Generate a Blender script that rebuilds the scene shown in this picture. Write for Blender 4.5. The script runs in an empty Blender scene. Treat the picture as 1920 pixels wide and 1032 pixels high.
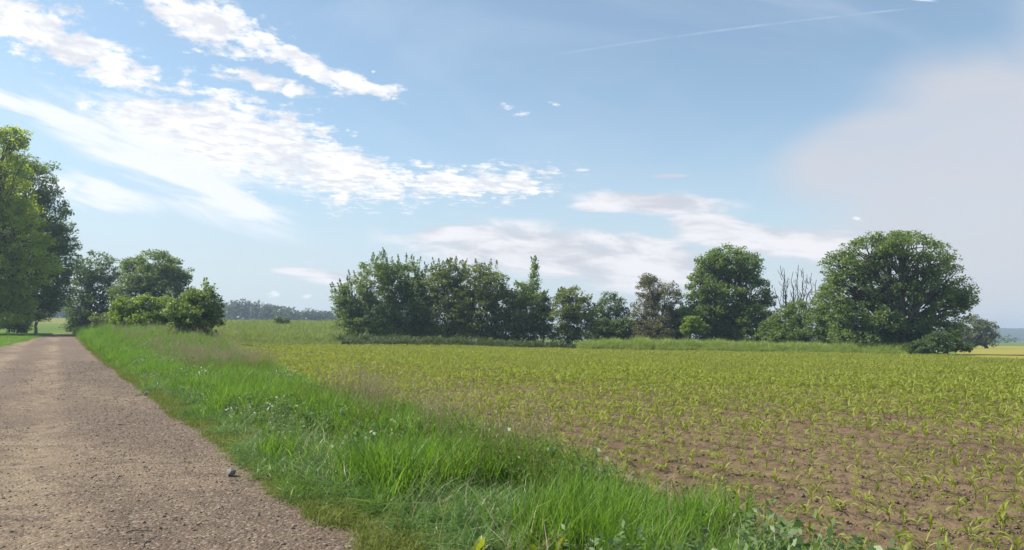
import bpy, math, random
import numpy as np
from mathutils import Matrix, Vector

# ------------------------------------------------------------------ camera, sky, sun, exposure
scene = bpy.context.scene
C = scene.collection
F = 1371.0                      # focal length in photo pixels (photo 1920 x 1032)
CAM_H = 1.6
PITCH = math.atan((630 - 516) / F)
ROLL = math.radians(0.5)
SUN_AZ = math.radians(-84)      # left of the view direction (+Y)
SUN_EL = math.radians(46)

fw = Vector((0, math.cos(PITCH), math.sin(PITCH)))
up0 = Vector((0, -math.sin(PITCH), math.cos(PITCH)))
rt = Vector((1, 0, 0)) * math.cos(ROLL) + up0 * math.sin(ROLL)
upv = up0 * math.cos(ROLL) - Vector((1, 0, 0)) * math.sin(ROLL)
cam_d = bpy.data.cameras.new('camera')
cam_d.sensor_width = 36.0
cam_d.lens = 36.0 * F / 1920.0
cam_d.clip_start = 0.05
cam_d.clip_end = 12000
cam = bpy.data.objects.new('camera', cam_d)
C.objects.link(cam)
M = Matrix.Identity(4)
for i in range(3):
    M[i][0], M[i][1], M[i][2] = rt[i], upv[i], -fw[i]
M[2][3] = CAM_H
cam.matrix_world = M
scene.camera = cam

def ray(px, py):
    r = fw + rt * ((px - 960) / F) + upv * ((516 - py) / F)
    return r / r.y
def ab(px, py):
    r = ray(px, py)
    return (r.x, r.z)
def at(px, py, Y):
    r = ray(px, py)
    return (r.x * Y, Y, CAM_H + r.z * Y)

scene.view_settings.view_transform = 'Standard'
scene.view_settings.look = 'None'
scene.view_settings.gamma = 1.0
scene.view_settings.exposure = 1.15
scene.cycles.max_bounces = 10
scene.cycles.diffuse_bounces = 4
scene.cycles.glossy_bounces = 2
scene.cycles.transmission_bounces = 6
scene.cycles.transparent_max_bounces = 6
scene.cycles.volume_bounces = 0
scene.cycles.use_denoising = True
scene.cycles.use_adaptive_sampling = False
scene.cycles.sample_clamp_indirect = 4.0

sun_dir = Vector((math.sin(SUN_AZ) * math.cos(SUN_EL), math.cos(SUN_AZ) * math.cos(SUN_EL), math.sin(SUN_EL)))
sl = bpy.data.lights.new('sun', 'SUN')
sl.energy = 3.4
sl.angle = math.radians(0.5)
sl.color = (1.0, 0.93, 0.82)
so = bpy.data.objects.new('sun', sl)
so.rotation_euler = sun_dir.to_track_quat('Z', 'Y').to_euler()
C.objects.link(so)

world = bpy.data.worlds.new('World')
scene.world = world
world.use_nodes = True
wt = world.node_tree
wt.nodes.clear()

class NT:
    """small helper to write node trees as expressions"""
    def __init__(self, tree):
        self.t = tree
    def n(self, kind, **kw):
        nd = self.t.nodes.new(kind)
        for k, v in kw.items():
            setattr(nd, k, v)
        return nd
    def link(self, a, b):
        self.t.links.new(a, b)
    def put(self, sock, v):
        if isinstance(v, bpy.types.NodeSocket):
            self.link(v, sock)
        else:
            sock.default_value = v
    def math(self, op, a, b=0.0, c=None, clamp=False):
        nd = self.n('ShaderNodeMath', operation=op, use_clamp=clamp)
        self.put(nd.inputs[0], a)
        self.put(nd.inputs[1], b)
        if c is not None:
            self.put(nd.inputs[2], c)
        return nd.outputs[0]
    def ss(self, v, a, b):
        nd = self.n('ShaderNodeMapRange', interpolation_type='SMOOTHSTEP')
        self.put(nd.inputs[0], v)
        nd.inputs[1].default_value = a
        nd.inputs[2].default_value = b
        return nd.outputs[0]
    def lin(self, v, a, b, c=0.0, d=1.0):
        nd = self.n('ShaderNodeMapRange')
        self.put(nd.inputs[0], v)
        for i, x in enumerate((a, b, c, d)):
            nd.inputs[i + 1].default_value = x
        return nd.outputs[0]
    def noise(self, vec, scale, detail=4.0, rough=0.55, dist=0.0, color=False):
        nd = self.n('ShaderNodeTexNoise')
        if vec is not None:
            self.link(vec, nd.inputs['Vector'])
        nd.inputs['Scale'].default_value = scale
        nd.inputs['Detail'].default_value = detail
        nd.inputs['Roughness'].default_value = rough
        nd.inputs['Distortion'].default_value = dist
        return nd.outputs[1 if color else 0]
    def mix(self, f, a, b):
        nd = self.n('ShaderNodeMix', data_type='RGBA')
        self.put(nd.inputs['Factor'], f)
        for s, v in ((nd.inputs[6], a), (nd.inputs[7], b)):
            if isinstance(v, tuple) and len(v) == 3:
                v = v + (1.0,)
            self.put(s, v)
        return nd.outputs[2]
    def mapping(self, vec, loc=(0, 0, 0), rot=(0, 0, 0), scale=(1, 1, 1), kind='TEXTURE'):
        nd = self.n('ShaderNodeMapping', vector_type=kind)
        self.link(vec, nd.inputs['Vector'])
        nd.inputs['Location'].default_value = loc
        nd.inputs['Rotation'].default_value = rot
        nd.inputs['Scale'].default_value = scale
        return nd.outputs[0]
    def length(self, vec):
        nd = self.n('ShaderNodeVectorMath', operation='LENGTH')
        self.link(vec, nd.inputs[0])
        return nd.outputs['Value']

def build_sky():
    g = NT(wt)
    tc = g.n('ShaderNodeTexCoord')
    sep = g.n('ShaderNodeSeparateXYZ')
    g.link(tc.outputs['Generated'], sep.inputs[0])
    dx, dy, dz = sep.outputs
    sky = g.n('ShaderNodeTexSky', sky_type='NISHITA')
    sky.sun_disc = False
    sky.sun_elevation = SUN_EL
    sky.sun_rotation = SUN_AZ % (2 * math.pi)
    sky.air_density = 1.0
    sky.dust_density = 0.6
    sky.ozone_density = 1.0
    dyc = g.math('MAXIMUM', dy, 0.04)
    a = g.math('DIVIDE', dx, dyc)
    b = g.math('DIVIDE', dz, dyc)
    front = g.ss(dy, 0.05, 0.2)
    cab = g.n('ShaderNodeCombineXYZ')
    g.link(a, cab.inputs[0]); g.link(b, cab.inputs[1])
    AB = cab.outputs[0]
    dzc = g.math('MAXIMUM', dz, 0.03)
    cp = g.n('ShaderNodeCombineXYZ')
    g.link(g.math('DIVIDE', dx, dzc), cp.inputs[0]); g.link(g.math('DIVIDE', dy, dzc), cp.inputs[1])
    PL = cp.outputs[0]                       # position on a flat cloud layer overhead
    def ell(px, py, rx, ry, deg):            # 1 in the middle of a cloud bank, 0 at its edge
        x, y = ab(px, py)
        v = g.mapping(AB, (x, y, 0), (0, 0, math.radians(-deg)), (rx / F, ry / F, 1))
        return g.math('SUBTRACT', 1.0, g.length(v))
    def group(items):
        out = None
        for it in items:
            e = ell(*it)
            out = e if out is None else g.math('MAXIMUM', out, e)
        return out
    # puffed banks of small cloudlets
    puff = group([(450, 255, 240, 92, 17), (300, 225, 170, 52, 14), (600, 305, 185, 74, 20), (690, 328, 100, 42, 20),
                  (880, 342, 185, 42, -1), (800, 342, 70, 28, 5),
                  (60, 42, 160, 72, 28), (170, 105, 210, 50, 24),
                  (385, 40, 200, 58, 23), (560, 115, 140, 30, 27), (650, 150, 110, 22, 20), (732, 170, 36, 13, 6),
                  (490, 150, 120, 24, 14)])
    n1 = g.math('ADD', g.math('MULTIPLY', g.noise(PL, 10.0, 4.0, 0.6, 0.25), 0.45), g.math('MULTIPLY', g.noise(g.mapping(AB, (0, 0, 0), (0, 0, math.radians(-14)), (1.5, 1, 1)), 46.0, 5.0, 0.62, 0.3), 0.55))
    n2 = g.noise(PL, 1.9, 3.0, 0.5)
    pd = g.math('ADD', puff, g.math('MULTIPLY', g.math('SUBTRACT', n1, 0.5), 3.8))
    pd = g.math('ADD', pd, g.math('MULTIPLY', g.math('SUBTRACT', n2, 0.5), 1.1))
    pd = g.math('MULTIPLY', g.ss(pd, -0.02, 0.62), g.ss(puff, -0.6, 0.15))
    # fibrous streaks falling away to the lower left
    def streaknoise(deg, sc, sx):
        v = g.mapping(AB, (0, 0, 0), (0, 0, math.radians(-deg)), (sx, 1, 1))
        return g.noise(v, sc, 5.0, 0.6, 0.3)
    st = group([(330, 270, 290, 80, 17), (330, 325, 260, 60, 24), (440, 378, 110, 32, 24), (110, 225, 200, 34, 22), (20, 190, 90, 22, 25),
                (190, 365, 120, 34, 13), (120, 345, 70, 34, 5)])
    sn = streaknoise(19, 30, 6.0)
    sd = g.math('ADD', g.math('MULTIPLY', st, 1.0), g.math('MULTIPLY', g.math('SUBTRACT', sn, 0.5), 3.6))
    sd = g.math('MULTIPLY', g.ss(sd, -0.2, 0.7), g.ss(st, -0.3, 0.35))
    # low flat bank above the trees
    lo = group([(1010, 470, 280, 56, 5), (1180, 492, 250, 62, 6), (900, 445, 140, 26, 4), (1230, 380, 150, 26, 3), (1130, 388, 65, 12, 0), (1330, 420, 90, 26, 6), (1450, 452, 220, 34, 4),
                (1255, 330, 40, 6, 0), (590, 512, 90, 8, 4), (700, 530, 120, 12, 3)])
    ln = streaknoise(4, 30, 3.6)
    ld = g.math('ADD', g.math('MULTIPLY', lo, 1.15), g.math('MULTIPLY', g.math('SUBTRACT', ln, 0.5), 2.6))
    ld = g.math('MULTIPLY', g.ss(ld, -0.25, 0.55), g.ss(lo, -0.4, 0.3))
    # single fair weather scraps
    sc = group([(950, 199, 15, 8, 10), (978, 213, 22, 6, -8), (1038, 195, 16, 5, 10), (515, 553, 17, 8, 0), (575, 556, 13, 5, 0),
                (1087, 319, 19, 4, 0), (780, 304, 16, 6, 0), (915, 308, 20, 5, 0), (1010, 322, 18, 6, 5), (1610, 412, 14, 5, 20),
                (372, 96, 16, 6, 10), (700, 134, 6, 3, 0), (430, 132, 22, 8, 10)])
    scn = g.noise(g.mapping(AB, (0, 0, 0), (0, 0, 0.1), (2.2, 1, 1)), 150, 4.0, 0.65)
    sd2 = g.ss(g.math('ADD', sc, g.math('MULTIPLY', g.math('SUBTRACT', scn, 0.5), 3.2)), 0.05, 1.1)
    sd2 = g.math('MULTIPLY', sd2, g.ss(sc, -0.3, 0.2))
    # wide thin veil at the right, and milky air near the horizon
    ve = group([(1900, 330, 470, 300, -22), (1680, 290, 300, 120, -12), (2150, 120, 460, 290, -40)])
    vn = g.noise(AB, 4.0, 4.0, 0.5, 0.4)
    vd = g.ss(g.math('ADD', ve, g.math('MULTIPLY', g.math('SUBTRACT', vn, 0.5), 0.55)), -0.04, 0.45)
    vd = g.math('MULTIPLY', vd, g.lin(g.noise(g.mapping(AB, (0, 0, 0), (0, 0, 0.12), (3.5, 1, 1)), 16.0, 5.0, 0.6, 0.4), 0.3, 0.7, 0.66, 0.92))
    th = g.noise(g.mapping(AB, (0, 0, 0), (0, 0, math.radians(-12)), (3.0, 1, 1)), 5.0, 5.0, 0.6, 0.5)
    thin = g.math('MULTIPLY', g.ss(th, 0.42, 0.78), 0.30)
    elev = g.math('ARCSINE', dz)
    hz = g.math('MULTIPLY', g.ss(elev, 0.32, -0.02), 0.88)
    # contrail
    x0, y0 = ab(1385, 57)
    cv = g.mapping(AB, (x0, y0, 0), (0, 0, math.radians(8.0)), (1, 1, 1))
    cs = g.n('ShaderNodeSeparateXYZ'); g.link(cv, cs.inputs[0])
    bend = g.math('MULTIPLY', g.math('MULTIPLY', cs.outputs[0], cs.outputs[0]), -0.06)
    ac = g.math('ABSOLUTE', g.math('SUBTRACT', cs.outputs[1], g.math('ADD', bend, 0.003)))
    cl = g.math('MULTIPLY', g.ss(ac, 0.0022, 0.0002), g.ss(g.math('ABSOLUTE', cs.outputs[0]), 0.275, 0.20))
    cl = g.math('MULTIPLY', cl, g.lin(g.noise(AB, 22, 3.0), 0.35, 0.65, 0.03, 0.24))
    tr2 = g.math('MULTIPLY', g.ss(ell(1732, 1, 34, 2.5, 3), 0.0, 0.8), 0.9)
    # colours
    shade = g.ss(g.math('ADD', g.math('ADD', g.math('MULTIPLY', g.noise(PL, 9.0, 4.0, 0.6, 0.3), 0.5), g.math('MULTIPLY', g.noise(g.mapping(AB, (0, 0, 0), (0, 0, math.radians(-20)), (2.6, 1, 1)), 30.0, 4.0, 0.6), 0.5)), g.math('MULTIPLY', puff, 0.02)), 0.62, 0.36)
    skycol = g.n('ShaderNodeVectorMath', operation='SCALE')
    g.link(sky.outputs[0], skycol.inputs[0]); skycol.inputs['Scale'].default_value = 0.082
    clean = g.n('ShaderNodeMix', data_type='RGBA', blend_type='MULTIPLY')
    clean.inputs['Factor'].default_value = 1.0
    g.link(skycol.outputs[0], clean.inputs[6]); clean.inputs[7].default_value = (0.91, 0.985, 0.93, 1)
    base = clean.outputs[2]
    base = g.mix(0.10, base, (0.36, 0.385, 0.41))
    base = g.mix(thin, base, (0.34, 0.38, 0.44))
    base = g.mix(hz, base, (0.29, 0.325, 0.36))
    base = g.mix(g.math('MULTIPLY', vd, front), base, (0.315, 0.315, 0.338))
    base = g.mix(g.math('MULTIPLY', g.math('MULTIPLY', ld, 0.85), front), base, g.mix(g.ss(ln, 0.38, 0.62), (0.31, 0.31, 0.335), (0.46, 0.445, 0.455)))
    base = g.mix(g.math('MULTIPLY', g.math('MULTIPLY', sd, 0.9), front), base, (0.46, 0.47, 0.50))
    pc = g.mix(shade, (0.36, 0.37, 0.40), (0.56, 0.555, 0.555))
    base = g.mix(g.math('MULTIPLY', pd, front), base, pc)
    base = g.mix(g.math('MULTIPLY', g.math('MULTIPLY', sd2, 0.85), front), base, (0.48, 0.48, 0.50))
    base = g.mix(g.math('MULTIPLY', g.math('MAXIMUM', cl, tr2), front), base, (0.36, 0.41, 0.49))
    bg = g.n('ShaderNodeBackground')
    g.link(base, bg.inputs[0]); bg.inputs[1].default_value = 1.0
    out = g.n('ShaderNodeOutputWorld')
    g.link(bg.outputs[0], out.inputs[0])
build_sky()

# ------------------------------------------------------------------ helpers
rng = np.random.default_rng(7)
random.seed(7)

def smooth(a, b, x):
    t = np.clip((x - a) / (b - a), 0, 1)
    return t * t * (3 - 2 * t)

def vnoise(x, y, seed=0):
    x = np.asarray(x, float); y = np.asarray(y, float)
    xi = np.floor(x).astype(np.int64); yi = np.floor(y).astype(np.int64)
    fx = x - xi; fy = y - yi
    fx = fx * fx * (3 - 2 * fx); fy = fy * fy * (3 - 2 * fy)
    def h(i, j):
        n = (i * 374761393 + j * 668265263 + seed * 974711) & 0xFFFFFFFF
        n = ((n ^ (n >> 13)) * 1274126177) & 0xFFFFFFFF
        return ((n ^ (n >> 16)) & 0xFFFF) / 65535.0
    return (h(xi, yi) * (1 - fx) + h(xi + 1, yi) * fx) * (1 - fy) + (h(xi, yi + 1) * (1 - fx) + h(xi + 1, yi + 1) * fx) * fy

def fbm(x, y, seed=0, o=3):
    s = 0; a = 0.5; t = 0
    for k in range(o):
        s = s + a * vnoise(x * 2 ** k, y * 2 ** k, seed + k * 17); t += a; a *= 0.55
    return s / t

DX, DY = -0.527, 0.850          # direction of the track
NX, NY = 0.850, 0.527           # to its right
def st_of(X, Y):
    return X * DX + Y * DY, X * NX + Y * NY
def xy_of(s, t):
    return s * DX + t * NX, s * DY + t * NY

def H(X, Y):
    X = np.asarray(X, float); Y = np.asarray(Y, float)
    w = smooth(15, -30, X)
    Yp = np.maximum(Y, 0)
    R = np.where(Yp < 95, 1.62 * (np.minimum(Yp, 95) / 95) ** 2.2, 1.62 + 0.037 * (np.minimum(Yp, 190) - 95))
    s, t = st_of(X, Y)
    bank = 0.75 * smooth(36, 62, s) * smooth(112, 88, s) * smooth(2.2, 5.0, t) * smooth(14, 7, t)
    bank = bank + 0.07 * smooth(1.8, 2.8, t) * smooth(6.5, 4.0, t) * smooth(60, 30, s)
    dip = 0.75 * np.exp(-((s - 124) / 13) ** 2) * np.exp(-(t / 9) ** 2)
    und = 0.06 * (fbm(X / 9, Y / 9, 5) - 0.5) * smooth(5, 15, np.hypot(X, Y))
    far = smooth(90, 200, Yp) * smooth(20, 90, X) * (-0.25)
    return w * R + bank - dip + und + far

def ground_z(X, Y):
    return float(H(X, Y))

def tc_edge(s):                 # where the verge ends and the maize soil begins
    s = np.asarray(s, float)
    return np.interp(s, [-20, 3, 6, 9, 14, 50, 75, 140], [4.0, 4.15, 4.5, 4.7, 5.2, 9.4, 12.4, 20])
def yfar(a):                    # far end of the maize field, by bearing
    px = 960 + np.asarray(a) * F
    return np.interp(px, [300, 470, 640, 1100, 1690, 1920, 2300, 3000], [52, 58, 67, 81, 73, 57, 46, 32])

def mesh_np(name, V, Q, mats, tint=None, midx=None, smoothf=False):
    V = np.asarray(V, np.float32); Q = np.asarray(Q, np.int32)
    m = bpy.data.meshes.new(name)
    m.vertices.add(len(V)); m.vertices.foreach_set('co', V.ravel())
    k = Q.shape[1]
    m.loops.add(Q.size); m.loops.foreach_set('vertex_index', Q.ravel())
    m.polygons.add(len(Q))
    m.polygons.foreach_set('loop_start', np.arange(0, Q.size, k, dtype=np.int32))
    m.polygons.foreach_set('loop_total', np.full(len(Q), k, np.int32))
    if smoothf:
        m.polygons.foreach_set('use_smooth', np.ones(len(Q), bool))
    if midx is not None:
        m.polygons.foreach_set('material_index', np.asarray(midx, np.int32))
    if tint is not None:
        at_ = m.attributes.new('tint', 'FLOAT', 'POINT')
        at_.data.foreach_set('value', np.asarray(tint, np.float32))
    for mt in (mats if isinstance(mats, (list, tuple)) else [mats]):
        m.materials.append(mt)
    m.update(calc_edges=True)
    return m

def link(name, me, parent=None, loc=None):
    o = bpy.data.objects.new(name, me)
    C.objects.link(o)
    if parent is not None:
        o.parent = parent
    if loc is not None:
        o.location = loc
    return o

def tag(o, label=None, cat=None, group=None, kind=None):
    if label: o['label'] = label
    if cat: o['category'] = cat
    if group: o['group'] = group
    if kind: o['kind'] = kind
    return o

def empty(name, loc, label, cat, group=None):
    o = link(name, None, None, loc)
    o.empty_display_size = 0.3
    return tag(o, label, cat, group)

def grid_mesh(name, X, Y, Z, mat, sm=True):
    n, m = X.shape
    V = np.stack([X, Y, Z], -1).reshape(-1, 3)
    i = np.arange(n * m).reshape(n, m)
    Q = np.stack([i[:-1, :-1], i[1:, :-1], i[1:, 1:], i[:-1, 1:]], -1).reshape(-1, 4)
    p = V[Q[0]]
    if np.cross(p[1] - p[0], p[2] - p[0])[2] < 0:
        Q = Q[:, ::-1]
    return mesh_np(name, V, Q, mat, smoothf=sm)

# ------------------------------------------------------------------ materials
def new_mat(name):
    m = bpy.data.materials.new(name); m.use_nodes = True
    g = NT(m.node_tree)
    b = m.node_tree.nodes['Principled BSDF']
    return m, g, b

def mat_leaf(name, ca, cb, trans=0.38, tcol=None, rough=0.45, spec=0.35, inst=0.0):
    m, g, b = new_mat(name)
    at_ = g.n('ShaderNodeAttribute', attribute_name='tint')
    f = at_.outputs['Fac']
    if inst:
        oi = g.n('ShaderNodeObjectInfo')
        f = g.math('ADD', g.math('MULTIPLY', f, 1 - inst), g.math('MULTIPLY', oi.outputs['Random'], inst))
    col = g.mix(f, ca, cb)
    g.link(col, b.inputs['Base Color'])
    b.inputs['Roughness'].default_value = rough
    b.inputs['Specular IOR Level'].default_value = spec
    tr = g.n('ShaderNodeBsdfTranslucent')
    if tcol is None:
        tcol = (1.5, 1.45, 0.7)
    mul = g.n('ShaderNodeMix', data_type='RGBA', blend_type='MULTIPLY')
    mul.inputs['Factor'].default_value = 1.0
    g.link(col, mul.inputs[6]); mul.inputs[7].default_value = tcol + (1,)
    g.link(mul.outputs[2], tr.inputs['Color'])
    mx = g.n('ShaderNodeMixShader'); mx.inputs[0].default_value = trans
    g.link(b.outputs[0], mx.inputs[1]); g.link(tr.outputs[0], mx.inputs[2])
    g.link(mx.outputs[0], m.node_tree.nodes['Material Output'].inputs['Surface'])
    return m

def geo_pos(g):
    return g.n('ShaderNodeNewGeometry').outputs['Position']

def mat_track():
    m, g, b = new_mat('gravel_track')
    p = geo_pos(g)
    v = g.mapping(p, (0, 0, 0), (0, 0, math.atan2(DY, DX)), (1, 1, 1))
    big = g.noise(g.mapping(v, scale=(3.0, 1, 1)), 0.42, 4, 0.6)
    mid = g.noise(p, 3.0, 4, 0.65)
    fine = g.noise(p, 42, 4, 0.75)
    vor = g.n('ShaderNodeTexVoronoi'); g.link(p, vor.inputs['Vector']); vor.inputs['Scale'].default_value = 34
    sx = g.n('ShaderNodeSeparateXYZ'); g.link(v, sx.inputs[0])
    wob = g.math('ADD', sx.outputs[1], g.math('MULTIPLY', g.math('SUBTRACT', g.noise(p, 0.5, 2), 0.5), 1.2))
    w1 = g.ss(g.math('ABSOLUTE', g.math('ADD', wob, -0.25)), 0.75, 0.1)
    w2 = g.ss(g.math('ABSOLUTE', g.math('ADD', wob, -2.3)), 0.9, 0.15)
    worn = g.math('MULTIPLY', g.math('MAXIMUM', w1, w2), g.ss(big, 0.34, 0.55))
    c = g.mix(g.math('MAXIMUM', worn, g.math('MULTIPLY', g.ss(big, 0.48, 0.68), 0.7)), (0.160, 0.116, 0.082), (0.272, 0.206, 0.130))
    c = g.mix(g.ss(mid, 0.42, 0.70), c, (0.132, 0.094, 0.067))
    c = g.mix(g.math('MULTIPLY', g.ss(fine, 0.48, 0.66), g.lin(worn, 0, 1, 1.0, 0.4)), c, (0.05, 0.034, 0.026))
    c = g.mix(g.math('MULTIPLY', g.ss(fine, 0.44, 0.32), 0.6), c, (0.33, 0.26, 0.20))
    sepc = g.n('ShaderNodeSeparateColor'); g.link(vor.outputs['Color'], sepc.inputs[0])
    c = g.mix(g.math('MULTIPLY', g.ss(sepc.outputs[0], 0.80, 0.95), 0.55), c, (0.36, 0.30, 0.25))
    g.link(c, b.inputs['Base Color'])
    b.inputs['Roughness'].default_value = 0.9
    b.inputs['Specular IOR Level'].default_value = 0.2
    h = g.math('ADD', g.math('MULTIPLY', fine, 0.6), g.math('MULTIPLY', vor.outputs['Distance'], -0.5))
    h = g.math('ADD', h, g.math('MULTIPLY', mid, 1.2))
    bp = g.n('ShaderNodeBump'); bp.inputs['Strength'].default_value = 1.0; bp.inputs['Distance'].default_value = 0.035
    g.link(h, bp.inputs['Height']); g.link(bp.outputs[0], b.inputs['Normal'])
    return m

def mat_soil(name, ca, cb, cc, bump=0.05):
    m, g, b = new_mat(name)
    p = geo_pos(g)
    n1 = g.noise(p, 0.35, 4, 0.6); n2 = g.noise(p, 7.0, 5, 0.7); n3 = g.noise(p, 38, 3, 0.7)
    c = g.mix(g.ss(n1, 0.35, 0.65), ca, cb)
    c = g.mix(g.ss(n2, 0.45, 0.72), c, cc)
    c = g.mix(g.math('MULTIPLY', g.ss(n3, 0.58, 0.74), 0.5), c, tuple(x * 1.5 for x in ca))
    g.link(c, b.inputs['Base Color'])
    b.inputs['Roughness'].default_value = 0.95
    b.inputs['Specular IOR Level'].default_value = 0.15
    bp = g.n('ShaderNodeBump'); bp.inputs['Strength'].default_value = 1.0; bp.inputs['Distance'].default_value = bump
    g.link(g.math('ADD', n2, g.math('MULTIPLY', n3, 0.35)), bp.inputs['Height']); g.link(bp.outputs[0], b.inputs['Normal'])
    return m

def mat_grassground(name, ca, cb, cc, s1=0.05):
    m, g, b = new_mat(name)
    p = geo_pos(g)
    n1 = g.noise(p, s1, 4, 0.6); n2 = g.noise(p, 1.5, 5, 0.7)
    c = g.mix(g.ss(n1, 0.38, 0.62), ca, cb)
    c = g.mix(g.ss(n2, 0.45, 0.75), c, cc)
    g.link(c, b.inputs['Base Color'])
    b.inputs['Roughness'].default_value = 0.95
    b.inputs['Specular IOR Level'].default_value = 0.1
    bp = g.n('ShaderNodeBump'); bp.inputs['Strength'].default_value = 1.0; bp.inputs['Distance'].default_value = 0.08
    g.link(n2, bp.inputs['Height']); g.link(bp.outputs[0], b.inputs['Normal'])
    return m

def mat_bark(name, c1, c2):
    m, g, b = new_mat(name)
    n = g.noise(g.mapping(geo_pos(g), scale=(1, 1, 4.0)), 6.0, 5, 0.7)
    g.link(g.mix(n, c1, c2), b.inputs['Base Color'])
    b.inputs['Roughness'].default_value = 0.9
    bp = g.n('ShaderNodeBump'); bp.inputs['Strength'].default_value = 0.8; bp.inputs['Distance'].default_value = 0.03
    g.link(n, bp.inputs['Height']); g.link(bp.outputs[0], b.inputs['Normal'])
    return m

MAT = {
 'track': mat_track(),
 'soil': mat_soil('field_soil', (0.135, 0.093, 0.055), (0.18, 0.126, 0.077), (0.064, 0.043, 0.026)),
 'verge': mat_soil('verge_soil', (0.10, 0.105, 0.035), (0.14, 0.125, 0.05), (0.06, 0.07, 0.022), 0.03),
 'ground': mat_grassground('meadow_ground', (0.085, 0.15, 0.03), (0.13, 0.18, 0.04), (0.10, 0.13, 0.03)),
 'yellow': mat_grassground('ripening_field', (0.26, 0.235, 0.045), (0.23, 0.225, 0.05), (0.29, 0.25, 0.06), 0.08),
 'meadow': mat_grassground('far_meadow', (0.15, 0.18, 0.05), (0.19, 0.19, 0.06), (0.17, 0.20, 0.06), 0.08),
 'lawn': mat_grassground('mown_grass', (0.10, 0.20, 0.02), (0.13, 0.22, 0.03), (0.08, 0.16, 0.02), 0.3),
 'bark': mat_bark('grey_bark', (0.045, 0.038, 0.03), (0.10, 0.088, 0.07)),
 'bark_pale': mat_bark('pale_bark', (0.11, 0.10, 0.08), (0.2, 0.18, 0.15)),
 'leaf_mid': mat_leaf('leaf_mid', (0.09, 0.155, 0.05), (0.195, 0.265, 0.085), 0.48),
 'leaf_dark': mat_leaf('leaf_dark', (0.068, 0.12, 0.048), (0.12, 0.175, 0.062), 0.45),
 'leaf_sunlit_tint': mat_leaf('leaf_sunlit_tint', (0.19, 0.27, 0.035), (0.35, 0.41, 0.065), 0.6),  # sunlight on the left edge tree is put into this raised leaf colour
 'leaf_fresh': mat_leaf('leaf_fresh', (0.12, 0.20, 0.035), (0.23, 0.31, 0.06), 0.5),
 'undergrowth': mat_leaf('undergrowth', (0.05, 0.08, 0.03), (0.09, 0.125, 0.045), 0.35),  # shadow along the hedge foot is put into this darker colour
 'leaf_olive': mat_leaf('leaf_olive', (0.105, 0.15, 0.05), (0.205, 0.24, 0.08), 0.45),
 'leaf_brown': mat_leaf('leaf_brown', (0.11, 0.12, 0.065), (0.2, 0.19, 0.105), 0.4),
 'leaf_grey': mat_leaf('leaf_grey', (0.12, 0.145, 0.085), (0.19, 0.215, 0.13), 0.35),
 'wood': mat_leaf('leaf_far', (0.05, 0.085, 0.03), (0.1, 0.135, 0.045), 0.25),
 'grass_tall': mat_leaf('grass_tall', (0.085, 0.185, 0.022), (0.215, 0.335, 0.06), 0.45, (1.3, 1.35, 0.6), 0.5, 0.25, 0.35),
 'grass_lush': mat_leaf('grass_lush', (0.07, 0.15, 0.03), (0.2, 0.31, 0.09), 0.38, (1.3, 1.35, 0.7), 0.42, 0.4, 0.35),
 'grass_short': mat_leaf('grass_short', (0.13, 0.17, 0.035), (0.24, 0.27, 0.075), 0.38, (1.2, 1.25, 0.7), 0.6, 0.2, 0.4),
 'grass_lawn': mat_leaf('grass_lawn', (0.11, 0.22, 0.02), (0.17, 0.27, 0.03), 0.40, (1.3, 1.4, 0.6), 0.5, 0.3, 0.4),
 'grass_seed': mat_leaf('grass_seed', (0.3, 0.26, 0.15), (0.45, 0.41, 0.28), 0.30, (1.1, 1.0, 0.8), 0.6, 0.2, 0.4),
 'grass_far': mat_leaf('grass_far', (0.22, 0.31, 0.07), (0.38, 0.43, 0.15), 0.4, (1.2, 1.25, 0.7), 0.6, 0.2, 0.45),
 'crop': mat_leaf('crop_leaf', (0.16, 0.225, 0.06), (0.28, 0.31, 0.11), 0.4, (1.2, 1.25, 0.7), 0.6, 0.2, 0.45),
 'maize': mat_leaf('maize_leaf', (0.175, 0.23, 0.038), (0.295, 0.32, 0.062), 0.42, (1.25, 1.3, 0.6), 0.55, 0.2, 0.35),
 'weed': mat_leaf('weed_leaf', (0.07, 0.125, 0.045), (0.16, 0.235, 0.085), 0.4, (1.25, 1.3, 0.7), 0.45, 0.4, 0.3),
 'dock': mat_leaf('dock_leaf', (0.20, 0.27, 0.03), (0.30, 0.33, 0.04), 0.45, (1.3, 1.3, 0.6), 0.4, 0.4),
}
def mat_stone(name, c1, c2, sc=20.0):
    m, g, b = new_mat(name)
    n = g.noise(geo_pos(g), sc, 5, 0.7)
    oi = g.n('ShaderNodeObjectInfo')
    c = g.mix(g.math('ADD', g.math('MULTIPLY', n, 0.5), g.math('MULTIPLY', oi.outputs['Random'], 0.5)), c1, c2)
    g.link(c, b.inputs['Base Color'])
    b.inputs['Roughness'].default_value = 0.85
    bp = g.n('ShaderNodeBump'); bp.inputs['Strength'].default_value = 0.5; bp.inputs['Distance'].default_value = 0.01
    g.link(n, bp.inputs['Height']); g.link(bp.outputs[0], b.inputs['Normal'])
    return m
MAT['stone'] = mat_stone('grey_stone', (0.165, 0.155, 0.13), (0.235, 0.22, 0.19))
MAT['pebble'] = mat_stone('pebble', (0.06, 0.045, 0.032), (0.28, 0.222, 0.155))
MAT['clod'] = mat_stone('soil_clod', (0.085, 0.058, 0.035), (0.20, 0.142, 0.088))
MAT['twig'] = mat_bark('dry_twig', (0.05, 0.035, 0.025), (0.11, 0.08, 0.055))

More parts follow.
